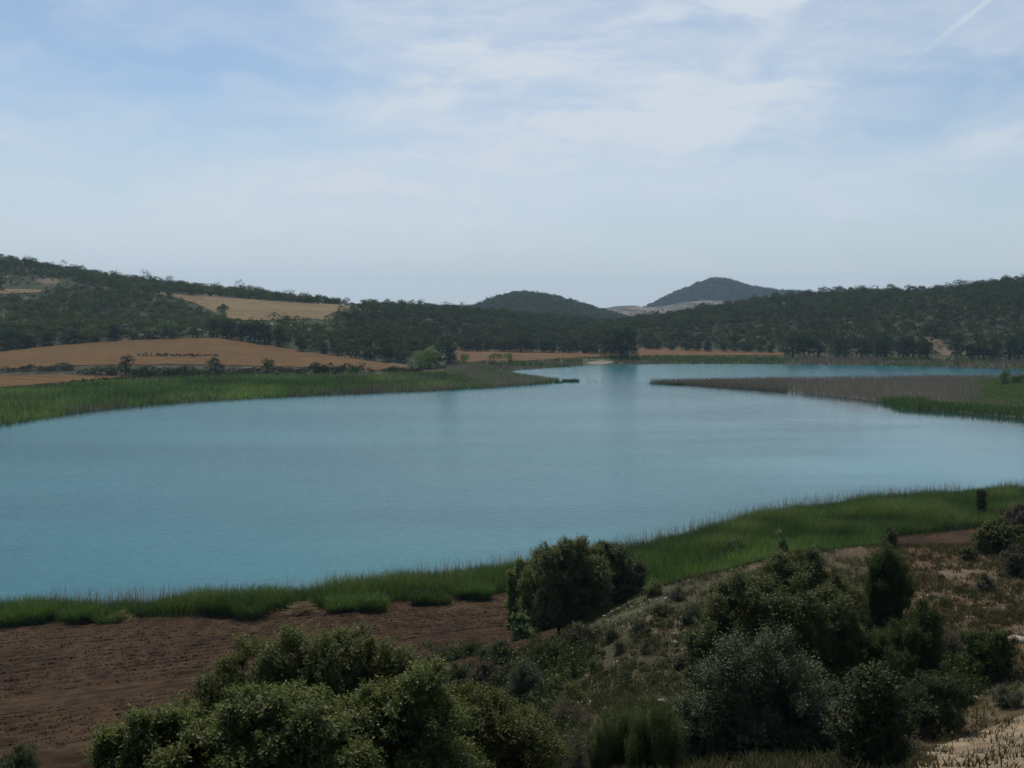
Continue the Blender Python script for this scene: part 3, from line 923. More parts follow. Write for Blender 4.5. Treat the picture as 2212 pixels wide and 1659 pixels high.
# woods: countless crowns on the slopes
FIELDS_D = [BROWN_LO + BROWN_UP[::-1], PALE_LO + PALE_UP[::-1], [(985, 790), (1335, 771), (1335, 760), (985, 755)], [(1372, 772), (1700, 771), (1700, 759), (1372, 750)],
            [(-260, 872), (0, 840), (150, 828), (300, 816), (300, 810), (0, 809), (-260, 811)], [(0, 640), (95, 638), (95, 622), (0, 620)], [(5, 628), (150, 622), (170, 604), (60, 598), (5, 604)], [(664, 698), (716, 698), (716, 678), (664, 678)], [(2026, 773), (2050, 771), (2046, 752), (2032, 752)]]


def scatter_u(n, u0, u1, kn, kf, offn=0., offf=0.):
    u = rng.uniform(u0, u1, n * 2)
    y0, y1 = line_y(kn, u) + offn, line_y(kf, u) + offf
    y = np.sqrt(rng.uniform(size=n * 2) * (y1 ** 2 - y0 ** 2) + y0 ** 2)
    keep = rng.uniform(size=n * 2) < (y1 ** 2 - y0 ** 2) / (y1 ** 2 - y0 ** 2).max()
    return (u * y)[keep][:n], y[keep][:n]


def off_fields(x, y, z, top=0.0, skip=()):
    ok = np.ones(len(x), bool)
    for dz in (0, top):
        a, b = proj(np.stack([x, y, z + dz], -1))
        for fi, f in enumerate(FIELDS_D):
            if fi in skip:
                continue
            ok &= ~inside(a, b, f)
    return ok


def wood(name, label, cat, n, u0, u1, kn, kf, r0, r1, cards, card, mat, cover, offn=4., offf=60., fn=None):
    x, y = scatter_u(n, u0, u1, kn, kf, offn, offf)
    ok = fbm(x * .022 + 30, y * .022, 4) > cover + rng.uniform(-.06, .06, len(x))
    x, y = x[ok], y[ok]
    z = height(x, y)
    ok = off_fields(x, y, z, 3.0, (6,) if cat == 'scrub' else ())
    x, y, z = x[ok], y[ok], z[ok]
    r = r0 * (r1 / r0) ** rng.beta(1.2, 1.8, len(x)) * np.where(rng.uniform(size=len(x)) < .14, 1.55, 1)
    crowns(name, label, cat, x, y, z, r, cards, card, mat)


def crowns(name, label, cat, x, y, z, r, cards, card, mat):
    n = len(x)
    d = rdir(n * cards)
    d[:, 2] = np.where(d[:, 2] < -.3, -d[:, 2], d[:, 2])
    rr = np.repeat(r, cards)
    lump = rng.uniform(.55, 1.08, n * cards)
    ctr = np.repeat(np.stack([x, y, z + r * .85], 1), cards, 0)
    # three lobes per crown
    off = rng.normal(size=(n, 3, 3)) * r[:, None, None] * np.array([.42, .42, .25])
    pick = rng.integers(0, 3, n * cards)
    ctr = ctr + off[np.repeat(np.arange(n), cards), pick]
    P = ctr + d * (rr * lump * .72)[:, None] * np.array([1, 1, 1.05])
    N = unit(d + rdir(n * cards) * .7)
    U = unit(np.cross(N, rdir(n * cards)))
    sz = card * rng.uniform(.6, 1.3, n * cards) * (.5 + .5 * rr / rr.mean())
    V, F = leaf_quads(P - U * sz[:, None] * .5, U, N, sz, sz * .8)
    tint = np.clip(np.repeat(rng.beta(1.6, 2.6, n), cards) * .75 + rng.beta(2, 4, n * cards) * .45, 0, 1)
    tag(mesh_np(name, V, F, mat, tint=tint), label, cat, kind='stuff')


wood("woodland", "dense dark oak wood covering the slopes round the straw field", "wood", 9000, -.85, -.16, 13, 17, 1.6, 3.4, 115, .62, M['wood'], -.27, 3, 10)
wood("woodland", "dense low oak wood covering the central rise behind the orange strip", "wood", 4300, -.16, .12, 13, 17, 1.4, 3.0, 105, .62, M['wood'], -.26, 8, 10)
wood("woodland", "dense dark oak wood covering the hill facing the reed spit", "wood", 8600, .12, .85, 13, 17, 1.6, 3.5, 110, .64, M['wood'], -.36, 6, 10)
wood("scrub", "low olive scrub between the trees on the slopes", "scrub", 9000, -.75, .75, 12, 17, .7, 1.3, 26, .6, M['scrub'], -.6, 2, 0)


wood("scrub", "brushy strip of low growth at the foot of the hedge bushes", "scrub", 3600, -.62, -.09, 11, 12, .35, .8, 34, .36, M['scrub'], -.35, 4, -2)


def hill_wood(label, src, n, r0, r1, cards, card):
    hz, x0, x1, Y, dep = HILLS[src]
    x = rng.uniform(x0, x1, n)
    y = rng.uniform(Y - dep * .95, Y + 20, n)
    z = hz(x, y)
    crowns("woodland", label, "wood", x, y, z - .6, rng.uniform(r0, r1, n), cards, card, M['wood'])


hill_wood("dark wood clothing the dome shaped hill", MIDHILL, 3800, 2.2, 4.2, 24, 1.9)
hill_wood("dark wood clothing the tallest blue hill", FARHILL, 6500, 3.0, 5.5, 16, 3.2)

# ------------------------------------------------------------------ reeds
def reeds(name, label, P, h, wd, lean, mat, tint, rows=(0, .35, .7, 1.0)):
    n = len(P)
    V, F, k = blades(P, h, np.broadcast_to(wd, n) * rng.uniform(.7, 1.3, n), lean, rng.uniform(0, 6.28, n), rng.uniform(0, 3.14, n), rows)
    tag(mesh_np(name, V, F, mat, tint=np.repeat(tint, k)), label, "reeds", kind='stuff')


def spread(u0, u1, kn, kf, offn, offf, dens, cap):
    us = np.linspace(u0, u1, 400)
    a = np.trapz((line_y(kf, us) + offf) ** 2 / 2 - (line_y(kn, us) + offn) ** 2 / 2, us)
    return scatter_u(int(min(a * dens, cap)), u0, u1, kn, kf, offn, offf)


x, y = spread(-.85, .85, 6, 7, -1.7, 1.6, 110, 400000)
keep = y > line_y(6, x / y) - .1 + 3.6 * fbm(x * .22 + 7, y * .08, 3)
x, y = x[keep], y[keep]
z = np.maximum(height(x, y), -.4)
n = len(x)
patch = fbm(x * .25, y * .25, 4)
fr = np.clip((y - line_y(6, x / y)) / np.maximum(line_y(7, x / y) - line_y(6, x / y), .5), 0, 1)
h = (2.1 + 2.4 * patch) * rng.uniform(.74, 1.06, n) * (.75 + .25 * ss(fr, 0, .25))
reeds("reeds", "bright green reed belt along the near shore", np.stack([x, y, z - .1], 1), h, .042, rng.uniform(.1, .6, n), M['reed'],
      np.clip(.42 + 1.5 * patch + rng.normal(size=n) * .2, 0, 1))
x, y = spread(.11, .365, 5, 6, 1.5, .5, 34, 60000)
n = len(x)
patch = fbm(x * .25, y * .25, 4)
reeds("reeds", "darker green reeds rising just behind the crest of the mound", np.stack([x, y, height(x, y) - .1], 1), (1.9 + 2.2 * patch) * rng.uniform(.6, 1.1, n), .055, rng.uniform(.05, .5, n), M['reed'],
      np.clip(.25 + 1.2 * patch + rng.normal(size=n) * .16, 0, 1))
x, y = spread(-.85, .85, 7, 7, -1.2, 1.9, 16, 14000)
n = len(x)
keep = fbm(x * .1, y * .1, 3) > -.12
x, y = x[keep], y[keep]
n = len(x)
reeds("dry_reeds", "thin dead reed stems fringing the near reed belt at the water", np.stack([x, y, np.full(n, -.3)], 1), rng.uniform(2.3, 3.15, n), .028, rng.uniform(.02, .22, n), M['dead_reed'], rng.uniform(0, 1, n))

x, y = spread(-.75, -.046, 10, 11, -1, 3, 3.4, 60000)
z = np.maximum(height(x, y), -.3)
n = len(x)
pn = fbm(x * .03 + 3, y * .06, 4)
u_ = x / y
frac = (y - line_y(10, u_)) / (line_y(11, u_) - line_y(10, u_))
deadp = .75 * ss(pn + .16 * ss(u_, -.33, -.10) - .105 + .2 * (1 - ss(frac, .0, .15)), .04, .24)
dead = rng.uniform(size=n) < deadp
g_ = ~dead
reeds("reeds", "broad green reed bed below the brown field", np.stack([x, y, z - .1], 1)[g_], (rng.uniform(1.6, 2.5, n) + 1.5 * pn)[g_], .24, rng.uniform(.1, .5, n)[g_], M['reed'],
      np.clip(.42 + 1.5 * fbm(x * .05, y * .05, 4) + rng.normal(size=n) * .18, 0, .95)[g_], (0, .5, 1.0))
reeds("dry_reeds", "purplish dead reeds edging the broad reed bed", np.stack([x, y, z - .1], 1)[dead], rng.uniform(1.4, 2.4, n)[dead], .17, rng.uniform(.05, .4, n)[dead], M['dead_reed'],
      rng.beta(2, 3, n)[dead], (0, .5, 1.0))


def in_poly(poly_d, n):
    P = lake_xy(poly_d)
    x = rng.uniform(P[:, 0].min(), P[:, 0].max(), n)
    y = rng.uniform(P[:, 1].min(), P[:, 1].max(), n)
    k = inside(x, y, P)
    return x[k], y[k]


TIP = [(965, 843), (1060, 838), (1130, 833), (1190, 828), (1205, 824), (1130, 814), (1090, 806), (1045, 800), (965, 800)]
x, y = in_poly(TIP, 30000)
n = len(x)
g_ = fbm(x * .05, y * .03, 3) + rng.uniform(-.3, .3, n) > .02
P = np.stack([x, y, np.maximum(height(x, y), -.3)], 1)
reeds("dry_reeds", "brownish reeds on the point reaching into the lake", P[~g_], rng.uniform(1.3, 2.3, n)[~g_], .17, rng.uniform(.05, .4, n)[~g_], M['dead_reed'], rng.beta(2, 3, n)[~g_], (0, .5, 1.0))
reeds("reeds", "green reeds on the point reaching into the lake", P[g_], rng.uniform(1.3, 2.0, n)[g_], .2, rng.uniform(.05, .4, n)[g_], M['reed'], rng.uniform(.1, .7, n)[g_], (0, .5, 1.0))
x, y = in_poly([(1200, 828), (1255, 825), (1255, 822), (1200, 821)], 6000)
k_ = fbm(x * .2, y * .15, 3) > .02
x, y = x[k_], y[k_]
x2, y2 = in_poly([(1255, 826), (1400, 830), (1400, 827), (1255, 823)], 150)
x, y = np.r_[x, x2], np.r_[y, y2]
n = len(x)
reeds("reeds", "sparse green reeds standing in open water off the point", np.stack([x, y, np.full(n, -.3)], 1), rng.uniform(.3, 1.5, n), .10, rng.uniform(.03, .4, n), M['reed'], rng.uniform(0, .4, n), (0, .5, 1.0))
x, y = in_poly([(1402, 831), (1478, 833), (1478, 829), (1402, 828)], 5000)
k_ = fbm(x * .16, y * .2, 3) + rng.uniform(-.1, .1, len(x)) > .03
x, y = x[k_], y[k_]
n = len(x)
reeds("reeds", "short green reed clump at the tip of the reed spit", np.stack([x, y, np.full(n, -.3)], 1), rng.uniform(.3, 1.2, n), .12, rng.uniform(.03, .4, n), M['reed'], rng.uniform(0, .35, n), (0, .5, 1.0))
x, y = spread(-.055, .75, 10, 11, -2, 0, 1.7, 40000)
z = np.maximum(height(x, y), -.3)
n = len(x)
a_, b_ = proj(np.stack([x, y, z], -1))
k_ = ~((a_ > 1258) & (a_ < 1326) & (b_ > 776))
x, y, z = x[k_], y[k_], z[k_]
n = len(x)
g_ = fbm(x * .02, y * .05, 4) > -.05
P = np.stack([x, y, z - .1], 1)
reeds("reeds", "dull green reeds along the far shore", P[g_], rng.uniform(1.0, 2.0, n)[g_], .24, rng.uniform(.1, .5, n)[g_], M['reed'], rng.uniform(0, .6, n)[g_], (0, .5, 1.0))
reeds("dry_reeds", "brown dead reeds along the far shore", P[~g_], rng.uniform(.9, 1.8, n)[~g_], .2, rng.uniform(.1, .5, n)[~g_], M['dead_reed'], rng.beta(2, 4, n)[~g_], (0, .5, 1.0))

x, y = in_poly([(1404, 829.5), (1480, 832), (1700, 848), (1700, 826), (1480, 827), (1404, 828)], 30000)
n = len(x)
reeds("dry_reeds", "sparse grey stems thinning out towards the tip of the spit", np.stack([x, y, np.full(n, -.3)], 1), rng.uniform(1.2, 2.6, n), .075, rng.uniform(.03, .4, n), M['dead_reed'], rng.beta(2, 3, n), (0, .5, 1.0))

# the spit: dead grey stems, green knoll, dark fringe
x, y = in_poly([(1475, 831), (1560, 834), (1700, 847), (1850, 863), (1925, 874), (1945, 883), (2100, 894), (2212, 905), (2600, 952)] + [(2600, 813), (2212, 816), (2100, 818), (1900, 822), (1700, 824), (1475, 827)], 230000)
n = len(x)
kn = 2.6 * ss(x / y, .41, .53) * ss(poly_dist(x, y, SPIT), 4, 26)
grn = kn + rng.uniform(-.5, .5, n) > .55 + 1.2 * fbm(x * .08, y * .08, 3)
z = np.maximum(height(x, y), -.3)
P = np.stack([x, y, z], 1)
sdp = poly_dist(x, y, SPIT)
frn = (sdp < 9 + 5 * fbm(x * .1, y * .1, 2)) & (proj(P)[1] > 868) & (x / y > .36)
dd = ~grn & ~frn & (rng.uniform(size=n) < .55 + 1.3 * fbm(x * .08, y * .08, 3))
nd = dd.sum()
reeds("dry_reeds", "grey leafless reed stems crowding the low spit", P[dd], rng.uniform(1.1, 2.9, nd), .085, rng.uniform(.03, .45, nd), M['dead_reed'], rng.beta(2, 3, nd), (0, .5, 1.0))
gg = np.flatnonzero(grn)
gg = gg[rng.uniform(size=len(gg)) < .9]
jx = rng.normal(size=(len(gg), 2)) * .7
Pg = P[gg] + np.c_[jx, np.zeros(len(gg))]
Pg[:, 2] = height(Pg[:, 0], Pg[:, 1])
reeds("reeds", "bright green reeds clothing the knoll on the spit", Pg, rng.uniform(.25, .75, len(gg)), .24, rng.uniform(.1, .6, len(gg)), M['reed'], rng.uniform(.3, .85, len(gg)), (0, .5, 1.0))
ff = np.flatnonzero(frn)
Pf = P[ff] + np.c_[rng.normal(size=(len(ff), 2)) * .6, np.zeros(len(ff))]
reeds("reeds", "dark olive reed fringe at the water edge of the spit", Pf, rng.uniform(1.2, 2.2, len(ff)), .18, rng.uniform(.1, .5, len(ff)), M['reed'], rng.uniform(0, .35, len(ff)), (0, .5, 1.0))

# ------------------------------------------------------------------ near grass and stones
n = 90000
u_ = rng.uniform(-.05, .75, n)
y = np.sqrt(rng.uniform(9 ** 2, 96 ** 2, n))
x = u_ * y
keep = (y < line_y(5, u_) + 2)
x, y, u_ = x[keep], y[keep], u_[keep]
gm = fbm(x * .5, y * .5, 4)
keep = gm + rng.uniform(-.16, .16, len(x)) > -.06
x, y, u_, gm = x[keep], y[keep], u_[keep], gm[keep]
a_, b_ = proj(np.stack([x, y, height(x, y)], -1))
keep = ~inside(a_, b_, [(1985, 1700), (2015, 1640), (2095, 1606), (2320, 1535), (2320, 1800)]) | (rng.uniform(size=len(x)) < .24)
x, y, u_, gm = x[keep], y[keep], u_[keep], gm[keep]
rep = 5
tuft = np.repeat(np.arange(len(x)), rep)
px = x[tuft] + rng.normal(size=len(tuft)) * .09
py = y[tuft] + rng.normal(size=len(tuft)) * .09
dryf = ss(px / py, .26, .42)
n = len(px)
strawy = rng.uniform(size=n) < .14 + .38 * dryf * (.6 + 1.5 * fbm(px * .15, py * .15, 3))
Pn = np.stack([px, py, height(px, py) - .02], 1)
hh_ = rng.uniform(.10, .34, n) * (1 + 1.6 * np.maximum(gm[tuft], 0))
for msk, mat, nm, lb in ((~strawy, 'grass', "grass", "thin olive grass tufts over the stony mound and bank"), (strawy, 'straw', "dry_grass", "straw yellow dry grass scattered over the bank and mound")):
    V, F, k = blades(Pn[msk], hh_[msk], rng.uniform(.018, .035, msk.sum()), rng.uniform(.1, .9, msk.sum()), rng.uniform(0, 6.28, msk.sum()), rng.uniform(0, 3.14, msk.sum()), (0, .5, 1.0))
    tag(mesh_np(nm, V, F, M[mat], tint=np.repeat(rng.beta(2, 3, msk.sum()), k)), lb, "grass", kind='stuff')

# dry grass strip along the edge of the ploughed field
x, y = spread(-.9, .62, 6, 6, -1.7, .3, 90, 34000)
n = len(x)
V, F, k = blades(np.stack([x, y, height(x, y)], 1), rng.uniform(.12, .45, n), np.full(n, .045), rng.uniform(.4, 1.3, n), rng.uniform(0, 6.28, n), rng.uniform(0, 3.14, n), (0, .5, 1.0))
tag(mesh_np("dry_grass", V, F, M['straw'], tint=np.repeat(rng.beta(2, 3.5, n), k)), "flattened tawny grass between reed belt and ploughed soil", "grass", kind='stuff')

m, t = new_mat("limestone")
g = t("ShaderNodeNewGeometry").outputs["Position"]
n1, n2 = t.noise(g, 3, 6, .6), t.noise(g, 16, 5, .65)
cr = t.mix(t.smooth(n1, .35, .65), (.21, .165, .13), (.36, .31, .25))
cr = t.mix(t.smooth(n2, .55, .72), cr, (.09, .08, .06))
bp = t("ShaderNodeBump", {"Strength": .8, "Distance": .05, "Height": t.math('ADD', n1, t.math('MULTIPLY', n2, .4))})
b = t("ShaderNodeBsdfPrincipled", {"Base Color": cr, "Roughness": .9, "Normal": bp.outputs[0]})
t("ShaderNodeOutputMaterial", {"Surface": b.outputs[0]})
M['rock'] = m

ICO_V = None


def ico(sub):
    import bmesh
    bm = bmesh.new()
    bmesh.ops.create_icosphere(bm, subdivisions=sub, radius=1)
    V = np.array([v.co[:] for v in bm.verts])
    F = np.array([[v.index for v in f.verts] for f in bm.faces])
    bm.free()
    return V, F


V0, F0 = ico(1)
n = 9500
u_ = rng.uniform(.0, .62, n)
y = np.sqrt(rng.uniform(20 ** 2, 80 ** 2, n))
x = u_ * y
keep = (y < line_y(5, u_) - 2) & (fbm(x * .22 + 60, y * .22, 4) + rng.uniform(-.14, .14, n) > .03)
x, y = x[keep], y[keep]
n = len(x)
sz = rng.uniform(.025, .07, n) * np.where(rng.uniform(size=n) < .06, 2.2, 1)
sh = rng.uniform(.55, 1.3, (n, 1, 3)) * np.array([1.2, 1.2, .6])
V = V0[None] * sh * sz[:, None, None] * rng.uniform(.8, 1.2, (n, len(V0), 1)) + np.stack([x, y, height(x, y)], 1)[:, None]
F = (np.arange(n)[:, None, None] * len(V0) + F0[None]).reshape(-1, 3)
tag(mesh_np("stones", V.reshape(-1, 3), F, M['rock']), "small pale stones strewn over the mound", "stones", kind='stuff')

V3, F3 = ico(3)
ROCKS = [(2197, 1378, 44, 26, "large pale flat topped boulder in the dry grass by the slope's end"),
         (2062, 1424, 16, 13, "small pale rock beside the dark shrubs, above the lowest ones"),
         (2098, 1430, 10, 7, "little pale stone to the right of a small pale rock"),
         (1347, 1512, 22, 15, "pinkish rock just behind the dark upright broom"),
         (1428, 1512, 22, 20, "dark reddish rock on the open stony slope"),
         (1181, 1514, 22, 12, "pinkish rock beside the yellowish shrub"),
         (1712, 1176, 6, 6, "tiny reddish stone on the crest of the mound"),
         (1335, 1428, 11, 7, "flat stone lying midway up the bare slope"),
         (2095, 1332, 26, 5, "pale bare rock slab in dry grass, lower of two"),
         (2064, 1312, 22, 5, "pale bare rock slab in dry grass, upper of two")]
for x, yb, wp, hp, lab in ROCKS:
    p = hit([x], [yb + hp * .35], 15, 200)[0]
    k = p[1] / FPX
    nrm = 1 + .55 * np.array([fbm(np.array([v[0] * 1.3 + x]), np.array([v[1] * 1.3 + v[2] * 1.7]), 3)[0] for v in V3])[:, None]
    V = V3 * nrm * np.array([wp * k * .5, wp * k * .45, hp * k * .62])
    V[:, 2] = np.where(V[:, 2] > hp * k * .4, hp * k * .4 + (V[:, 2] - hp * k * .4) * .4, V[:, 2])
    o = mesh_np("rock", V, F3, M['rock'], smooth=True)
    o.location = p
    o.rotation_euler = (0, 0, rng.uniform(-.4, .4))
    tag(o, lab, "rock")


# ------------------------------------------------------------------ near shrubs
def shrub(name, label, cat, Y, lobes, mat, leaf, dens, aspect=.5, per=13, shoot=.22, upb=.45, k=9, stems=6, back=.75, group=None, base=None, spire=0):
    """foliage grown as leafy shoots over clustered lobes (x, y, radius in measured px at distance Y), on woody stems"""
    L = np.array(lobes, float)
    if Y is None:
        Y = hit([L[:, 0].mean()], [(L[:, 1] + .75 * L[:, 2]).max()], 14, 200)[0][1]
    c = pt(L[:, 0], L[:, 1], np.full(len(L), float(Y)))
    r = L[:, 2] * Y / FPX
    c[:, 1] += rng.uniform(-.35, .35, len(L)) * r
    cb = c + np.stack([rng.uniform(-.3, .3, len(L)) * r, 1.1 * r, -.18 * r], 1)
    A = np.c_[c, r]
    if Y > 18:
        skirt = []
        for a_ in A:
            g_ = float(height(a_[0], a_[1]))
            zc, rr_ = a_[2], a_[3]
            for _ in range(4):
                if zc - .7 * rr_ <= g_:
                    break
                zc -= rr_ * .95
                skirt.append((a_[0] + rng.normal() * .15 * rr_, a_[1] + rng.normal() * .25 * rr_, max(zc, g_ + .3 * rr_), rr_ * .9))
        if skirt:
            A = np.concatenate([A, np.array(skirt)])
    if back:
        A = np.concatenate([A, np.c_[cb, r * back]])
    bx, by = A[:, 0].mean(), A[:, 1].mean()
    if base is not None:
        bp_ = hit([base[0]], [base[1]], 6, 200)[0]
        bx, by = bp_[0], bp_[1]
    bz = float(height(bx, by))
    gz = height(A[:, 0], A[:, 1])
    A[:, 2] = np.maximum(A[:, 2], gz + .25 * A[:, 3])
    sub = sublobes(A, per)
    ns = int((4 * np.pi * A[:, 3] ** 2).sum() * dens / k)
    P, d = lobed_points(sub, int(ns * 1.5), (.35, 1.05))
    P, d = P[:ns], d[:ns]
    # outward direction from the parent lobes
    near = np.argmin(np.linalg.norm(P[:, None] - A[None, :, :3], axis=2) / A[None, :, 3], axis=1)
    outw = unit(P - A[near, :3])
    D = unit(outw * .6 + d * .3 + np.array([0, 0, upb]) + rdir(len(P)) * .35)
    SLn = shoot * rng.uniform(.5, 1.4, len(P))
    if spire:
        tall = rng.uniform(size=len(P)) < spire
        SLn = np.where(tall & (outw[:, 2] > .2), SLn * 2.6, SLn)
        D = np.where((tall & (outw[:, 2] > .2))[:, None], unit(D + np.array([0, 0, 1.6])), D)
    ok = P[:, 2] > height(P[:, 0], P[:, 1]) + .02
    P, D, SLn = P[ok], D[ok], SLn[ok]
    n = len(P)
    a = unit(np.cross(D, rdir(n)))
    b2 = np.cross(D, a)
    j = np.tile(np.arange(k), n)
    i = np.repeat(np.arange(n), k)
    ang = j * 2.4 + rng.uniform(0, .8, n * k)
    rad = a[i] * np.cos(ang)[:, None] + b2[i] * np.sin(ang)[:, None]
    base_p = P[i] + D[i] * (SLn[i] * (j / k - .35))[:, None]
    U = unit(rad * .85 + D[i] * .55 + rdir(n * k) * .25)
    N = unit(D[i] * .7 + np.array([0, 0, .5]) - rad * .2 + rdir(n * k) * .3)
    Lf = leaf * rng.uniform(.65, 1.25, n * k)
    V, F = leaf_quads(base_p, U, N, Lf, Lf * aspect)
    cl = rng.beta(2, 2.6, n)[i]
    tint = np.clip(.55 * cl + .45 * rng.beta(2, 2.6, n * k) + .22 * (j / k - .4), 0, 1)
    o = empty(name, (bx, by, bz))
    V = V - np.array([bx, by, bz])
    mesh_np("foliage", V, F, M[mat], o, tint)
    parts = []
    order = np.argsort(-A[:, 3])[:max(stems, 1)]
    for q_ in order:
        e = A[q_, :3] - np.array([bx, by, bz]) + np.array([0, 0, A[q_, 3] * .3])
        s = np.array([rng.normal() * .12, rng.normal() * .12, -.25])
        zz = np.linspace(0, 1, 7)[:, None]
        mid = np.array([e[0] * .25, e[1] * .25, e[2] * .55])
        path = s * (1 - zz) ** 2 + 2 * mid * zz * (1 - zz) + e * zz ** 2 + rng.normal(size=(7, 3)) * .04 * A[q_, 3]
        r0 = .055 * max(A[q_, 3], .25) + .01
        parts.append(tube(path, np.linspace(r0, r0 * .3, 7), 6))
        for _ in range(4):
            s2 = path[rng.integers(3, 7)]
            e2 = s2 + unit(rng.normal(size=3) + np.array([0, 0, .6])) * A[q_, 3] * .75
            z4 = np.linspace(0, 1, 4)[:, None]
            parts.append(tube(s2 * (1 - z4) + e2 * z4, np.linspace(r0 * .35, r0 * .08, 4), 4))
    V, F = merge(parts)
    mesh_np("branches", V, F, M['twig'], o, smooth=True)
    return tag(o, label, cat, group)


# the bushes under the viewer, lower left
shrub("oak_bush", "broad sunlit oak bush whose top stands before the ploughed field", "bush", 20,
      [(535, 1445, 62), (470, 1505, 52), (620, 1425, 58), (705, 1415, 58), (790, 1432, 58), (860, 1468, 55), (700, 1490, 95), (580, 1520, 95), (800, 1520, 90), (430, 1575, 70), (880, 1550, 70)],
      'oak', .056, 1050, .5, shoot=.26)
shrub("oak_bush", "large leaved oak bush in the lower corner, its twigs before the furrows", "bush", 12,
      [(312, 1582, 45), (370, 1610, 62), (470, 1590, 70), (560, 1565, 60), (640, 1590, 80), (275, 1655, 62), (400, 1680, 100), (560, 1680, 110), (700, 1650, 100), (520, 1530, 35), (600, 1540, 60), (690, 1570, 70), (255, 1630, 50), (235, 1665, 40)],
      'oak', .052, 2100, .48, shoot=.2)
shrub("oak_bush", "large leaved oak bush with a dark hollow, in the middle of the lower bushes", "bush", 13,
      [(905, 1510, 58), (850, 1560, 66), (960, 1570, 66), (905, 1630, 90), (800, 1610, 70), (930, 1476, 34), (960, 1680, 90), (820, 1690, 90), (770, 1560, 60), (740, 1620, 80)],
      'oak', .050, 2000, .48, shoot=.2)
shrub("oak_bush", "yellowish green oak bush, the right end of the lower bushes", "bush", 16,
      [(1062, 1545, 50), (1120, 1585, 62), (1030, 1600, 70), (1170, 1635, 55), (1080, 1655, 90), (992, 1515, 42), (1150, 1690, 70), (1000, 1560, 60)],
      'oak_yellow', .042, 1900, .5)
# the pair at the corner of the field
shrub("holm_oak", "tall domed holm oak at the corner of the ploughed field", "tree", 66,
      [(1195, 1216, 46), (1262, 1208, 46), (1180, 1275, 60), (1265, 1275, 66), (1215, 1330, 80), (1160, 1335, 48), (1282, 1335, 58), (1228, 1185, 24), (1165, 1380, 40), (1240, 1380, 46)],
      'oak', .125, 210, .56, shoot=.5, stems=8)
shrub("holm_oak", "dark holm oak leaning against the right of the tall domed one", "tree", 71,
      [(1322, 1205, 36), (1350, 1245, 42), (1372, 1235, 22), (1335, 1295, 52), (1375, 1290, 26), (1345, 1330, 40)],
      'oak_dark', .125, 220, .56, shoot=.5)
shrub("leafy_shrub", "fresh green shrub at the left side of the tall domed oak", "bush", 70, [(1112, 1245, 17), (1120, 1285, 22), (1108, 1310, 16), (1128, 1220, 12)], 'oak', .11, 260, .6, shoot=.35, stems=3)
shrub("leafy_shrub", "bright green leafy plant at the field corner under the oak", "bush", 61, [(1122, 1345, 16), (1130, 1368, 20), (1142, 1388, 18)], 'bright', .12, 200, .7, shoot=.3, stems=3)
# right-hand group on the mound
shrub("holm_oak", "olive green oak crown rising at the top of the mound's big clump", "tree", 45,
      [(1720, 1240, 50), (1775, 1255, 42), (1685, 1262, 44), (1748, 1218, 30), (1810, 1282, 36), (1740, 1290, 60)], 'oak_mid', .095, 360, .52, shoot=.36)
shrub("holm_oak", "widest oak of the mound's clump, a dome of olive foliage", "tree", 38,
      [(1598, 1318, 62), (1545, 1365, 52), (1655, 1300, 58), (1725, 1325, 66), (1800, 1335, 66), (1848, 1395, 58), (1872, 1460, 48), (1750, 1420, 90), (1800, 1500, 85), (1650, 1400, 80), (1570, 1430, 60), (1840, 1530, 55), (1520, 1400, 40), (1850, 1470, 60), (1890, 1420, 45), (1700, 1520, 90)],
      'oak_mid', .085, 400, .52, shoot=.36, stems=9)
shrub("grey_shrub", "silvery grey-green shrub in front of the olive oak dome", "bush", 26,
      [(1592, 1425, 44), (1680, 1405, 46), (1550, 1490, 58), (1645, 1490, 85), (1730, 1470, 55), (1530, 1570, 64), (1640, 1590, 105), (1755, 1585, 68), (1720, 1545, 80), (1560, 1650, 80), (1700, 1660, 90), (1500, 1540, 40), (1495, 1610, 50), (1790, 1530, 50), (1810, 1620, 60)],
      'silver', .062, 560, .45, shoot=.32, spire=.2)
shrub("oak_shoot", "thin yellowish branch sticking out right of the silvery shrub", "bush", 25.5, [(1812, 1548, 22), (1835, 1535, 14), (1795, 1570, 24)], 'oak_yellow', .04, 1000, .5, stems=2, base=(1790, 1620))
shrub("juniper", "dark spiky juniper beside the olive oak clump", "tree", 46,
      [(1915, 1192, 10), (1893, 1218, 18), (1943, 1220, 20), (1918, 1225, 26), (1905, 1262, 40), (1942, 1262, 34), (1920, 1300, 40), (1895, 1310, 28)], 'juniper', .11, 330, .34, shoot=.4, upb=.9, spire=.3, per=16)
shrub("leafy_shrub", "dark upright shrub with pointed top below the juniper", "bush", None,
      [(2005, 1318, 20), (2008, 1345, 28), (1985, 1385, 44), (1955, 1405, 50), (2000, 1420, 46), (1965, 1460, 58), (2015, 1470, 46)], 'juniper', .085, 400, .42, shoot=.34, upb=.7)
shrub("twiggy_shrub", "dull reddish twiggy shrub beside the dark pointed shrub", "bush", None, [(2045, 1372, 36), (2030, 1400, 36), (2065, 1395, 30)], 'red_shrub', .05, 600, .3, spire=.2)
shrub("leafy_shrub", "green shrub in the dry grass near the large boulder", "bush", None, [(2125, 1392, 34), (2150, 1420, 40), (2120, 1440, 36), (2165, 1385, 22)], 'juniper', .085, 380, .5, upb=.6)
shrub("leafy_shrub", "low dark shrub at the foot of the silvery shrub", "bush", None, [(1880, 1530, 60), (1840, 1590, 56), (1915, 1575, 50), (1905, 1480, 50), (1850, 1640, 44)], 'oak_dark', .07, 480, .5)
shrub("twiggy_shrub", "low greyish shrub in shade below the dark pointed shrub", "bush", None, [(1960, 1525, 46), (2020, 1500, 46), (2055, 1480, 34), (1990, 1560, 36)], 'oak_dark', .07, 430, .45, upb=.6)
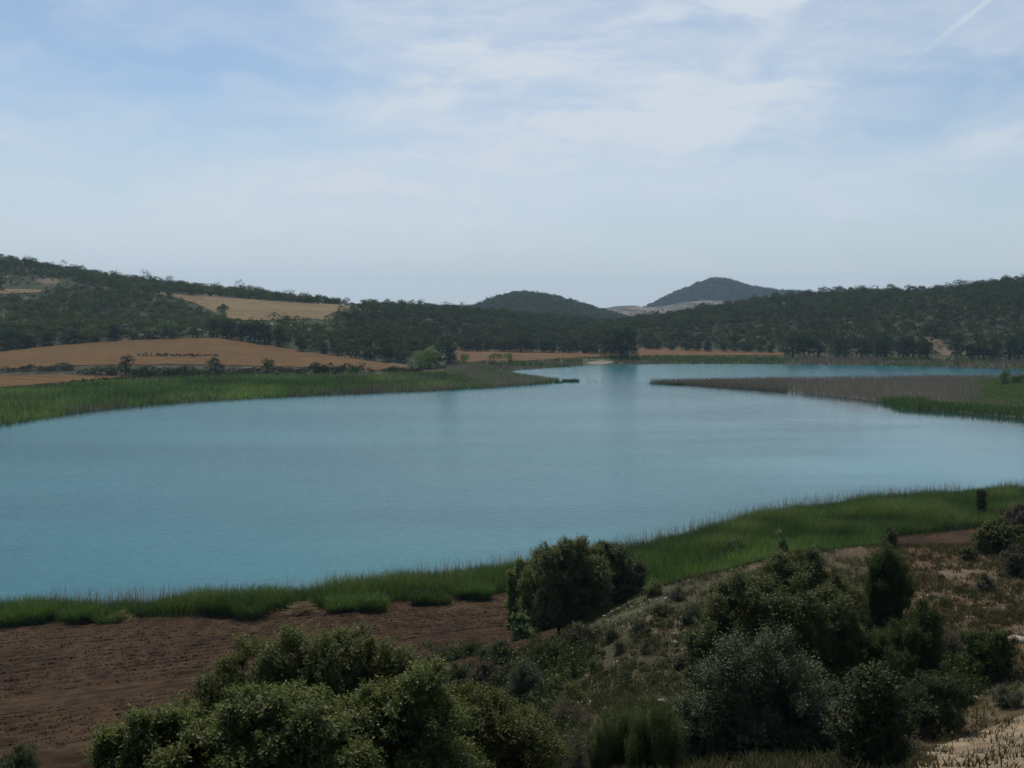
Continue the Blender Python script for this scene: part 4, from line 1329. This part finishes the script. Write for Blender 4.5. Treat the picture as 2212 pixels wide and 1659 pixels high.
shrub("twiggy_shrub", "small dark tussock shrub on the edge of the dry track", "bush", None, [(1970, 1615, 22), (1950, 1630, 20)], 'grey_shrub', .045, 700, .3)
shrub("leafy_shrub", "yellow-green bush by the small ploughed patch", "bush", None, [(2165, 1150, 30), (2140, 1165, 24), (2190, 1165, 26), (2165, 1178, 30)], 'oak_yellow', .12, 260, .6, shoot=.4)
shrub("twiggy_shrub", "dark wine-brown bush rising above the yellow-green bush", "bush", 88, [(2205, 1115, 26), (2225, 1135, 40), (2190, 1130, 16), (2240, 1165, 40)], 'red_shrub', .13, 230, .5, shoot=.4)
shrub("twiggy_shrub", "dark grey bush below the yellow-green bush", "bush", None, [(2200, 1205, 26), (2215, 1225, 28), (2185, 1215, 18)], 'grey_shrub', .09, 320, .4)
shrub("twiggy_shrub", "small dark bush on the rim of the small ploughed patch", "bush", None, [(2080, 1198, 14), (2098, 1200, 12)], 'oak_dark', .1, 320, .5, stems=2)
# broom at the bottom
shrub("broom", "dark upright broom with many thin stems, left clump of two", "bush", None, [(1325, 1600, 32), (1300, 1640, 34), (1350, 1640, 36), (1365, 1590, 26)], 'juniper', .06, 2000, .22, shoot=.5, upb=2.4, k=14, spire=.5, stems=10)
shrub("broom", "dark upright broom with many thin stems, right clump of two", "bush", None, [(1415, 1590, 36), (1445, 1605, 32), (1390, 1640, 38), (1440, 1650, 40)], 'juniper', .06, 2000, .22, shoot=.5, upb=2.4, k=14, spire=.5, stems=10)
# hollow between the bushes and the mound
shrub("grey_shrub", "pale topped grey-green bush in the hollow behind the lower bushes", "bush", None, [(1132, 1458, 26), (1118, 1480, 26), (1150, 1478, 24), (1130, 1500, 30)], 'silver', .06, 650, .4, spire=.2)
shrub("juniper", "narrow dark juniper spire behind the small yellow-green shrub", "bush", None, [(1240, 1430, 6), (1240, 1445, 9), (1238, 1462, 12), (1240, 1480, 14)], 'juniper', .05, 900, .25, upb=1.6, stems=1)
shrub("leafy_shrub", "small yellow-green shrub below the narrow juniper spire", "bush", None, [(1238, 1490, 17), (1245, 1505, 16), (1232, 1512, 14)], 'oak_yellow', .05, 800, .5, stems=2)
shrub("leafy_shrub", "low bright olive cushion beside the narrow juniper spire", "bush", None, [(1200, 1478, 15), (1188, 1486, 12), (1210, 1488, 12)], 'oak_yellow', .05, 900, .3, stems=2, upb=1.2)
shrub("twiggy_shrub", "dark wine-brown twiggy bush behind the yellowish oak bush", "bush", None, [(1232, 1535, 26), (1215, 1555, 28), (1250, 1560, 26)], 'red_shrub', .045, 700, .3)
shrub("twiggy_shrub", "faded brown tussock between the yellowish oak and the broom", "bush", None, [(1245, 1600, 26), (1235, 1640, 30), (1258, 1640, 24)], 'grey_shrub', .035, 900, .2, upb=1.0, spire=.3)
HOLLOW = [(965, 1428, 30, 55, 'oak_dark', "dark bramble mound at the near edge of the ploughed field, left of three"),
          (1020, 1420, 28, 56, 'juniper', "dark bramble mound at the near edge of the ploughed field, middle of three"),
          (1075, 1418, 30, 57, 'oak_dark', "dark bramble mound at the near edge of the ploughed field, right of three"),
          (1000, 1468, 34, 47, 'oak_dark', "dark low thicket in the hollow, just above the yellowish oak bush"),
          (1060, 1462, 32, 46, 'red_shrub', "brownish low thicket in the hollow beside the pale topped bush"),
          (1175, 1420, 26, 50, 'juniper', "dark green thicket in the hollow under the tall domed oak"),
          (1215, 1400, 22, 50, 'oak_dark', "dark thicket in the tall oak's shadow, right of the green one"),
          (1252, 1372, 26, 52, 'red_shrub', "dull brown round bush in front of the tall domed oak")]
for x, yy, rr, Y, mt, lb in HOLLOW:
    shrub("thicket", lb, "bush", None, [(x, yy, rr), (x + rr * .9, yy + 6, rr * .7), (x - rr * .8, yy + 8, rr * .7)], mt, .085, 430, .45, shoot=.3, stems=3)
SPECKS = [(1412, 1268, 16, 66, 'oak_yellow', "small rounded yellow-green bush on the mound's shoulder by the reeds"),
          (1590, 1190, 22, 74, 'oak_dark', "upright bush at the reed edge above the mound's crest"),
          (1682, 1166, 13, 82, 'bright', "slim leafy sapling at the reed edge above the mound's crest"),
          (1690, 1185, 13, 76, 'oak_dark', "dark low bush under the slim sapling"),
          (1925, 1163, 15, 84, 'oak_dark', "bushy green sapling in the reeds behind the juniper"),
          (1500, 1330, 20, 46, 'oak_dark', "dark bush at the left foot of the olive oak dome"),
          (1465, 1282, 13, 58, 'grey_shrub', "grey tussock below the mound's crest, highest of the slope"),
          (1425, 1318, 14, 50, 'oak_dark', "dark tussock low on the mound, left of the grey ones"),
          (1385, 1352, 14, 46, 'grey_shrub', "grey tussock on the mound nearest the tall domed oak's shadow"),
          (1322, 1372, 12, 44, 'juniper', "small dark juniper cushion standing on the stony slope"),
          (1340, 1400, 12, 42, 'oak_dark', "small dark tussock below the juniper cushion on the stony slope"),
          (1288, 1440, 12, 37, 'juniper', "upright dark tuft on the bare slope right of the juniper spire"),
          (1395, 1400, 11, 40, 'grey_shrub', "small grey tussock in the middle of the bare stony slope"),
          (1350, 1462, 12, 33, 'oak_dark', "round dark tussock above the two rocks on the slope"),
          (1475, 1435, 15, 34, 'grey_shrub', "grey tussock close to the silvery shrub's left side"),
          (2080, 1500, 20, 27, 'juniper', "green weed clump at the right end of the shaded thicket"),
          (2060, 1545, 18, 24, 'juniper', "low green weed clump above the dry track"),
          (2175, 1500, 24, 27, 'grey_shrub', "low grey-green weed patch below the large boulder"),
          (2130, 1260, 16, 50, 'grey_shrub', "pale grey-green tussock in the upper dry grass"),
          (2045, 1300, 10, 45, 'oak_dark', "small dark tussock beside the upper rock slab"),
          (30, 1652, 40, 44, 'oak_dark', "dark grassy bush in the lower corner by the furrows")]
for x, yy, rr, Y, mt, lb in SPECKS:
    lobes = [(x, yy, rr), (x + rr * .6, yy + rr * .5, rr * .7), (x - rr * .6, yy + rr * .5, rr * .7)]
    if "sapling" in lb:
        lobes = [(x, yy - rr * 1.2, rr * .45), (x + 3, yy - rr * .3, rr * .7), (x, yy + rr * .7, rr * .7)]
    Y = float(hit([x], [max(a_[1] + .75 * a_[2] for a_ in lobes)], 14, 200)[0][1])
    shrub("bush", lb, "bush", Y, lobes, mt, max(.04, .0016 * Y), min(900, 1.1e6 / Y ** 2), .4, shoot=.2 + .002 * Y, stems=3, upb=.8, per=9)
shrub("sapling", "slender dark sapling standing alone in the wide green reeds", "tree", 112, [(2120, 1066, 7), (2122, 1078, 9), (2120, 1092, 8)], 'juniper', .14, 260, .5, shoot=.4, stems=2)

# undergrowth between the bushes
def in_px(poly, n, ymin, ymax):
    p_ = np.array(poly, float)
    a, b = rng.uniform(p_[:, 0].min(), p_[:, 0].max(), n), rng.uniform(p_[:, 1].min(), p_[:, 1].max(), n)
    k = inside(a, b, poly)
    g_ = hit(a[k], b[k], ymin, ymax)
    return g_[:, 0], g_[:, 1], g_[:, 2]


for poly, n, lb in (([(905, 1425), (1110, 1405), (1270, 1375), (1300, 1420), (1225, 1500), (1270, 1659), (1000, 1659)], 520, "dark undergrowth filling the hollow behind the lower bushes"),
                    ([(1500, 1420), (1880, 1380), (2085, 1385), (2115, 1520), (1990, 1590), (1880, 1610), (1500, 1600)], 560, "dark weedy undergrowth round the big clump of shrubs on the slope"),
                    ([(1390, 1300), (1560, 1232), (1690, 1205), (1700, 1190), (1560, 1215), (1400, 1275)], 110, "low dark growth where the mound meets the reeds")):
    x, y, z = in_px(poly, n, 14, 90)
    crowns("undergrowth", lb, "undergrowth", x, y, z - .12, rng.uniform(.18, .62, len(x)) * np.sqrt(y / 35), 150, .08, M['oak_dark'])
for poly, n, lb in (([(1290, 1400), (1400, 1310), (1500, 1270), (1560, 1290), (1500, 1420), (1490, 1560), (1285, 1560)], 330, "low grey-green tufts of scrub dotting the stony mound"),
                    ([(1960, 1200), (2230, 1210), (2230, 1470), (2090, 1440), (2000, 1320)], 260, "low green-grey tufts dotting the dry upper slope")):
    x, y, z = in_px(poly, n, 14, 90)
    crowns("scrub", lb, "scrub", x, y, z - .08, rng.uniform(.08, .28, len(x)), 90, .06, M['scrub'])
x, y, z = in_px([(288, 770), (330, 765), (398, 768), (470, 769), (470, 771), (398, 772), (330, 771)], 150, 300, 520)
crowns("weeds", "dark green weed patch in the middle of the brown field", "weeds", x, y, z + .1, rng.uniform(.2, .5, len(x)), 26, .3, M['scrub'])

# reed clumps and cut reeds on the field edge
CLUMPS = [(30, 1362, 92, 74, "dark reed clump at the left end of the field edge"), (178, 1355, 110, 70, "dark reed clump between two piles of cut reeds"),
          (492, 1345, 130, 92, "largest dark green reed clump on the field edge"), (765, 1332, 110, 74, "dense rounded reed clump in the middle of the field edge"),
          (915, 1316, 84, 60, "dark reed clump just right of the dense rounded one"), (1018, 1306, 60, 62, "narrow dark reed clump near the tall domed oak")]
for x, yb, wp, hp, lb in CLUMPS:
    p = hit([x], [yb], 30, 140)[0]
    k = p[1] / FPX
    n = int(1500 + 30 * wp)
    sub = np.c_[rng.uniform(-.42, .42, 7), rng.uniform(-.25, .3, 7), rng.uniform(.14, .3, 7), rng.uniform(.6, 1.05, 7)]
    pick = rng.integers(0, 7, n)
    a = rng.uniform(0, 6.28, n)
    rr = np.sqrt(rng.uniform(size=n)) * sub[pick, 2]
    P = np.stack([(sub[pick, 0] + rr * np.cos(a)) * wp * k, (sub[pick, 1] + rr * np.sin(a) * .7) * wp * k, np.zeros(n)], 1)
    V, F, kk = blades(P, hp * k * .85 * sub[pick, 3] * rng.uniform(.5, 1.05, n) * (1 - .35 * (rr / sub[pick, 2]) ** 2), rng.uniform(.022, .045, n), rng.uniform(.15, .8, n), a + rng.normal(size=n) * .9, rng.uniform(0, 3.14, n))
    o = mesh_np("reed_clump", V, F, M['reed'], tint=np.repeat(rng.beta(1.5, 4.2, n), kk))
    o.location = p + np.array([0, 1.5, -.05])
    tag(o, lb, "reed clump", "reed clumps on the field edge")
PILES = [(255, 1345, 60, 18, "heap of cut brown reeds lying left of the largest reed clump"), (405, 1328, 72, 34, "tall heap of cut reeds against the largest reed clump"),
         (650, 1330, 70, 26, "straw coloured heap of cut reeds right of the largest reed clump"), (1000, 1322, 60, 10, "flat scatter of pale cut reeds by the field corner")]
for x, yb, wp, hp, lb in PILES:
    p = hit([x], [yb], 30, 140)[0]
    k = p[1] / FPX
    n = 420
    q1 = rng.normal(size=(n, 2)) * np.array([wp * k * .24, wp * k * .13])
    zz = hp * k * np.exp(-(q1[:, 0] / (wp * k * .3)) ** 2) * rng.uniform(.05, 1, n)
    yw = rng.normal(size=n) * .6 + .2
    ln_ = rng.uniform(.5, 1.5, n)
    parts = []
    D = np.stack([np.cos(yw), np.sin(yw), rng.normal(size=n) * .25 + .1], 1)
    C0 = np.c_[q1, zz]
    sd_ = np.stack([-np.sin(yw), np.cos(yw), np.full(n, .5)], 1) * .018
    V = np.stack([C0 - D * ln_[:, None] * .5 - sd_, C0 - D * ln_[:, None] * .5 + sd_, C0 + D * ln_[:, None] * .5 + sd_, C0 + D * ln_[:, None] * .5 - sd_], 1).reshape(-1, 3)
    o = mesh_np("cut_reeds", V, np.arange(4 * n).reshape(-1, 4), M['straw'], tint=rng.beta(1.5, 3, n))
    o.location = p + np.array([0, 0, .05])
    tag(o, lb, "reed heap", "heaps of cut reeds on the field edge")

# ------------------------------------------------------------------ air
HAZE = 1.12e-4
m, t = new_mat("haze_air")
v = t("ShaderNodeVolumePrincipled", {"Color": (.52, .74, 1.0, 1), "Density": HAZE, "Anisotropy": .2, "Density Attribute": ""})
t("ShaderNodeOutputMaterial", {"Volume": v.outputs[0]})
xx, y0, y1, z0, z1 = 20000.0, -400.0, 5000.0, -8.0, 190.0
HV = np.array([(a, b, c) for a in (-xx, xx) for b in (y0, y1) for c in (z0, z1)])
HF = np.array([[0, 1, 3, 2], [4, 6, 7, 5], [0, 4, 5, 1], [2, 3, 7, 6], [0, 2, 6, 4], [1, 5, 7, 3]])
tag(mesh_np("haze", HV, HF, m), "thin blue summer haze over the far hills", "haze", kind='stuff')
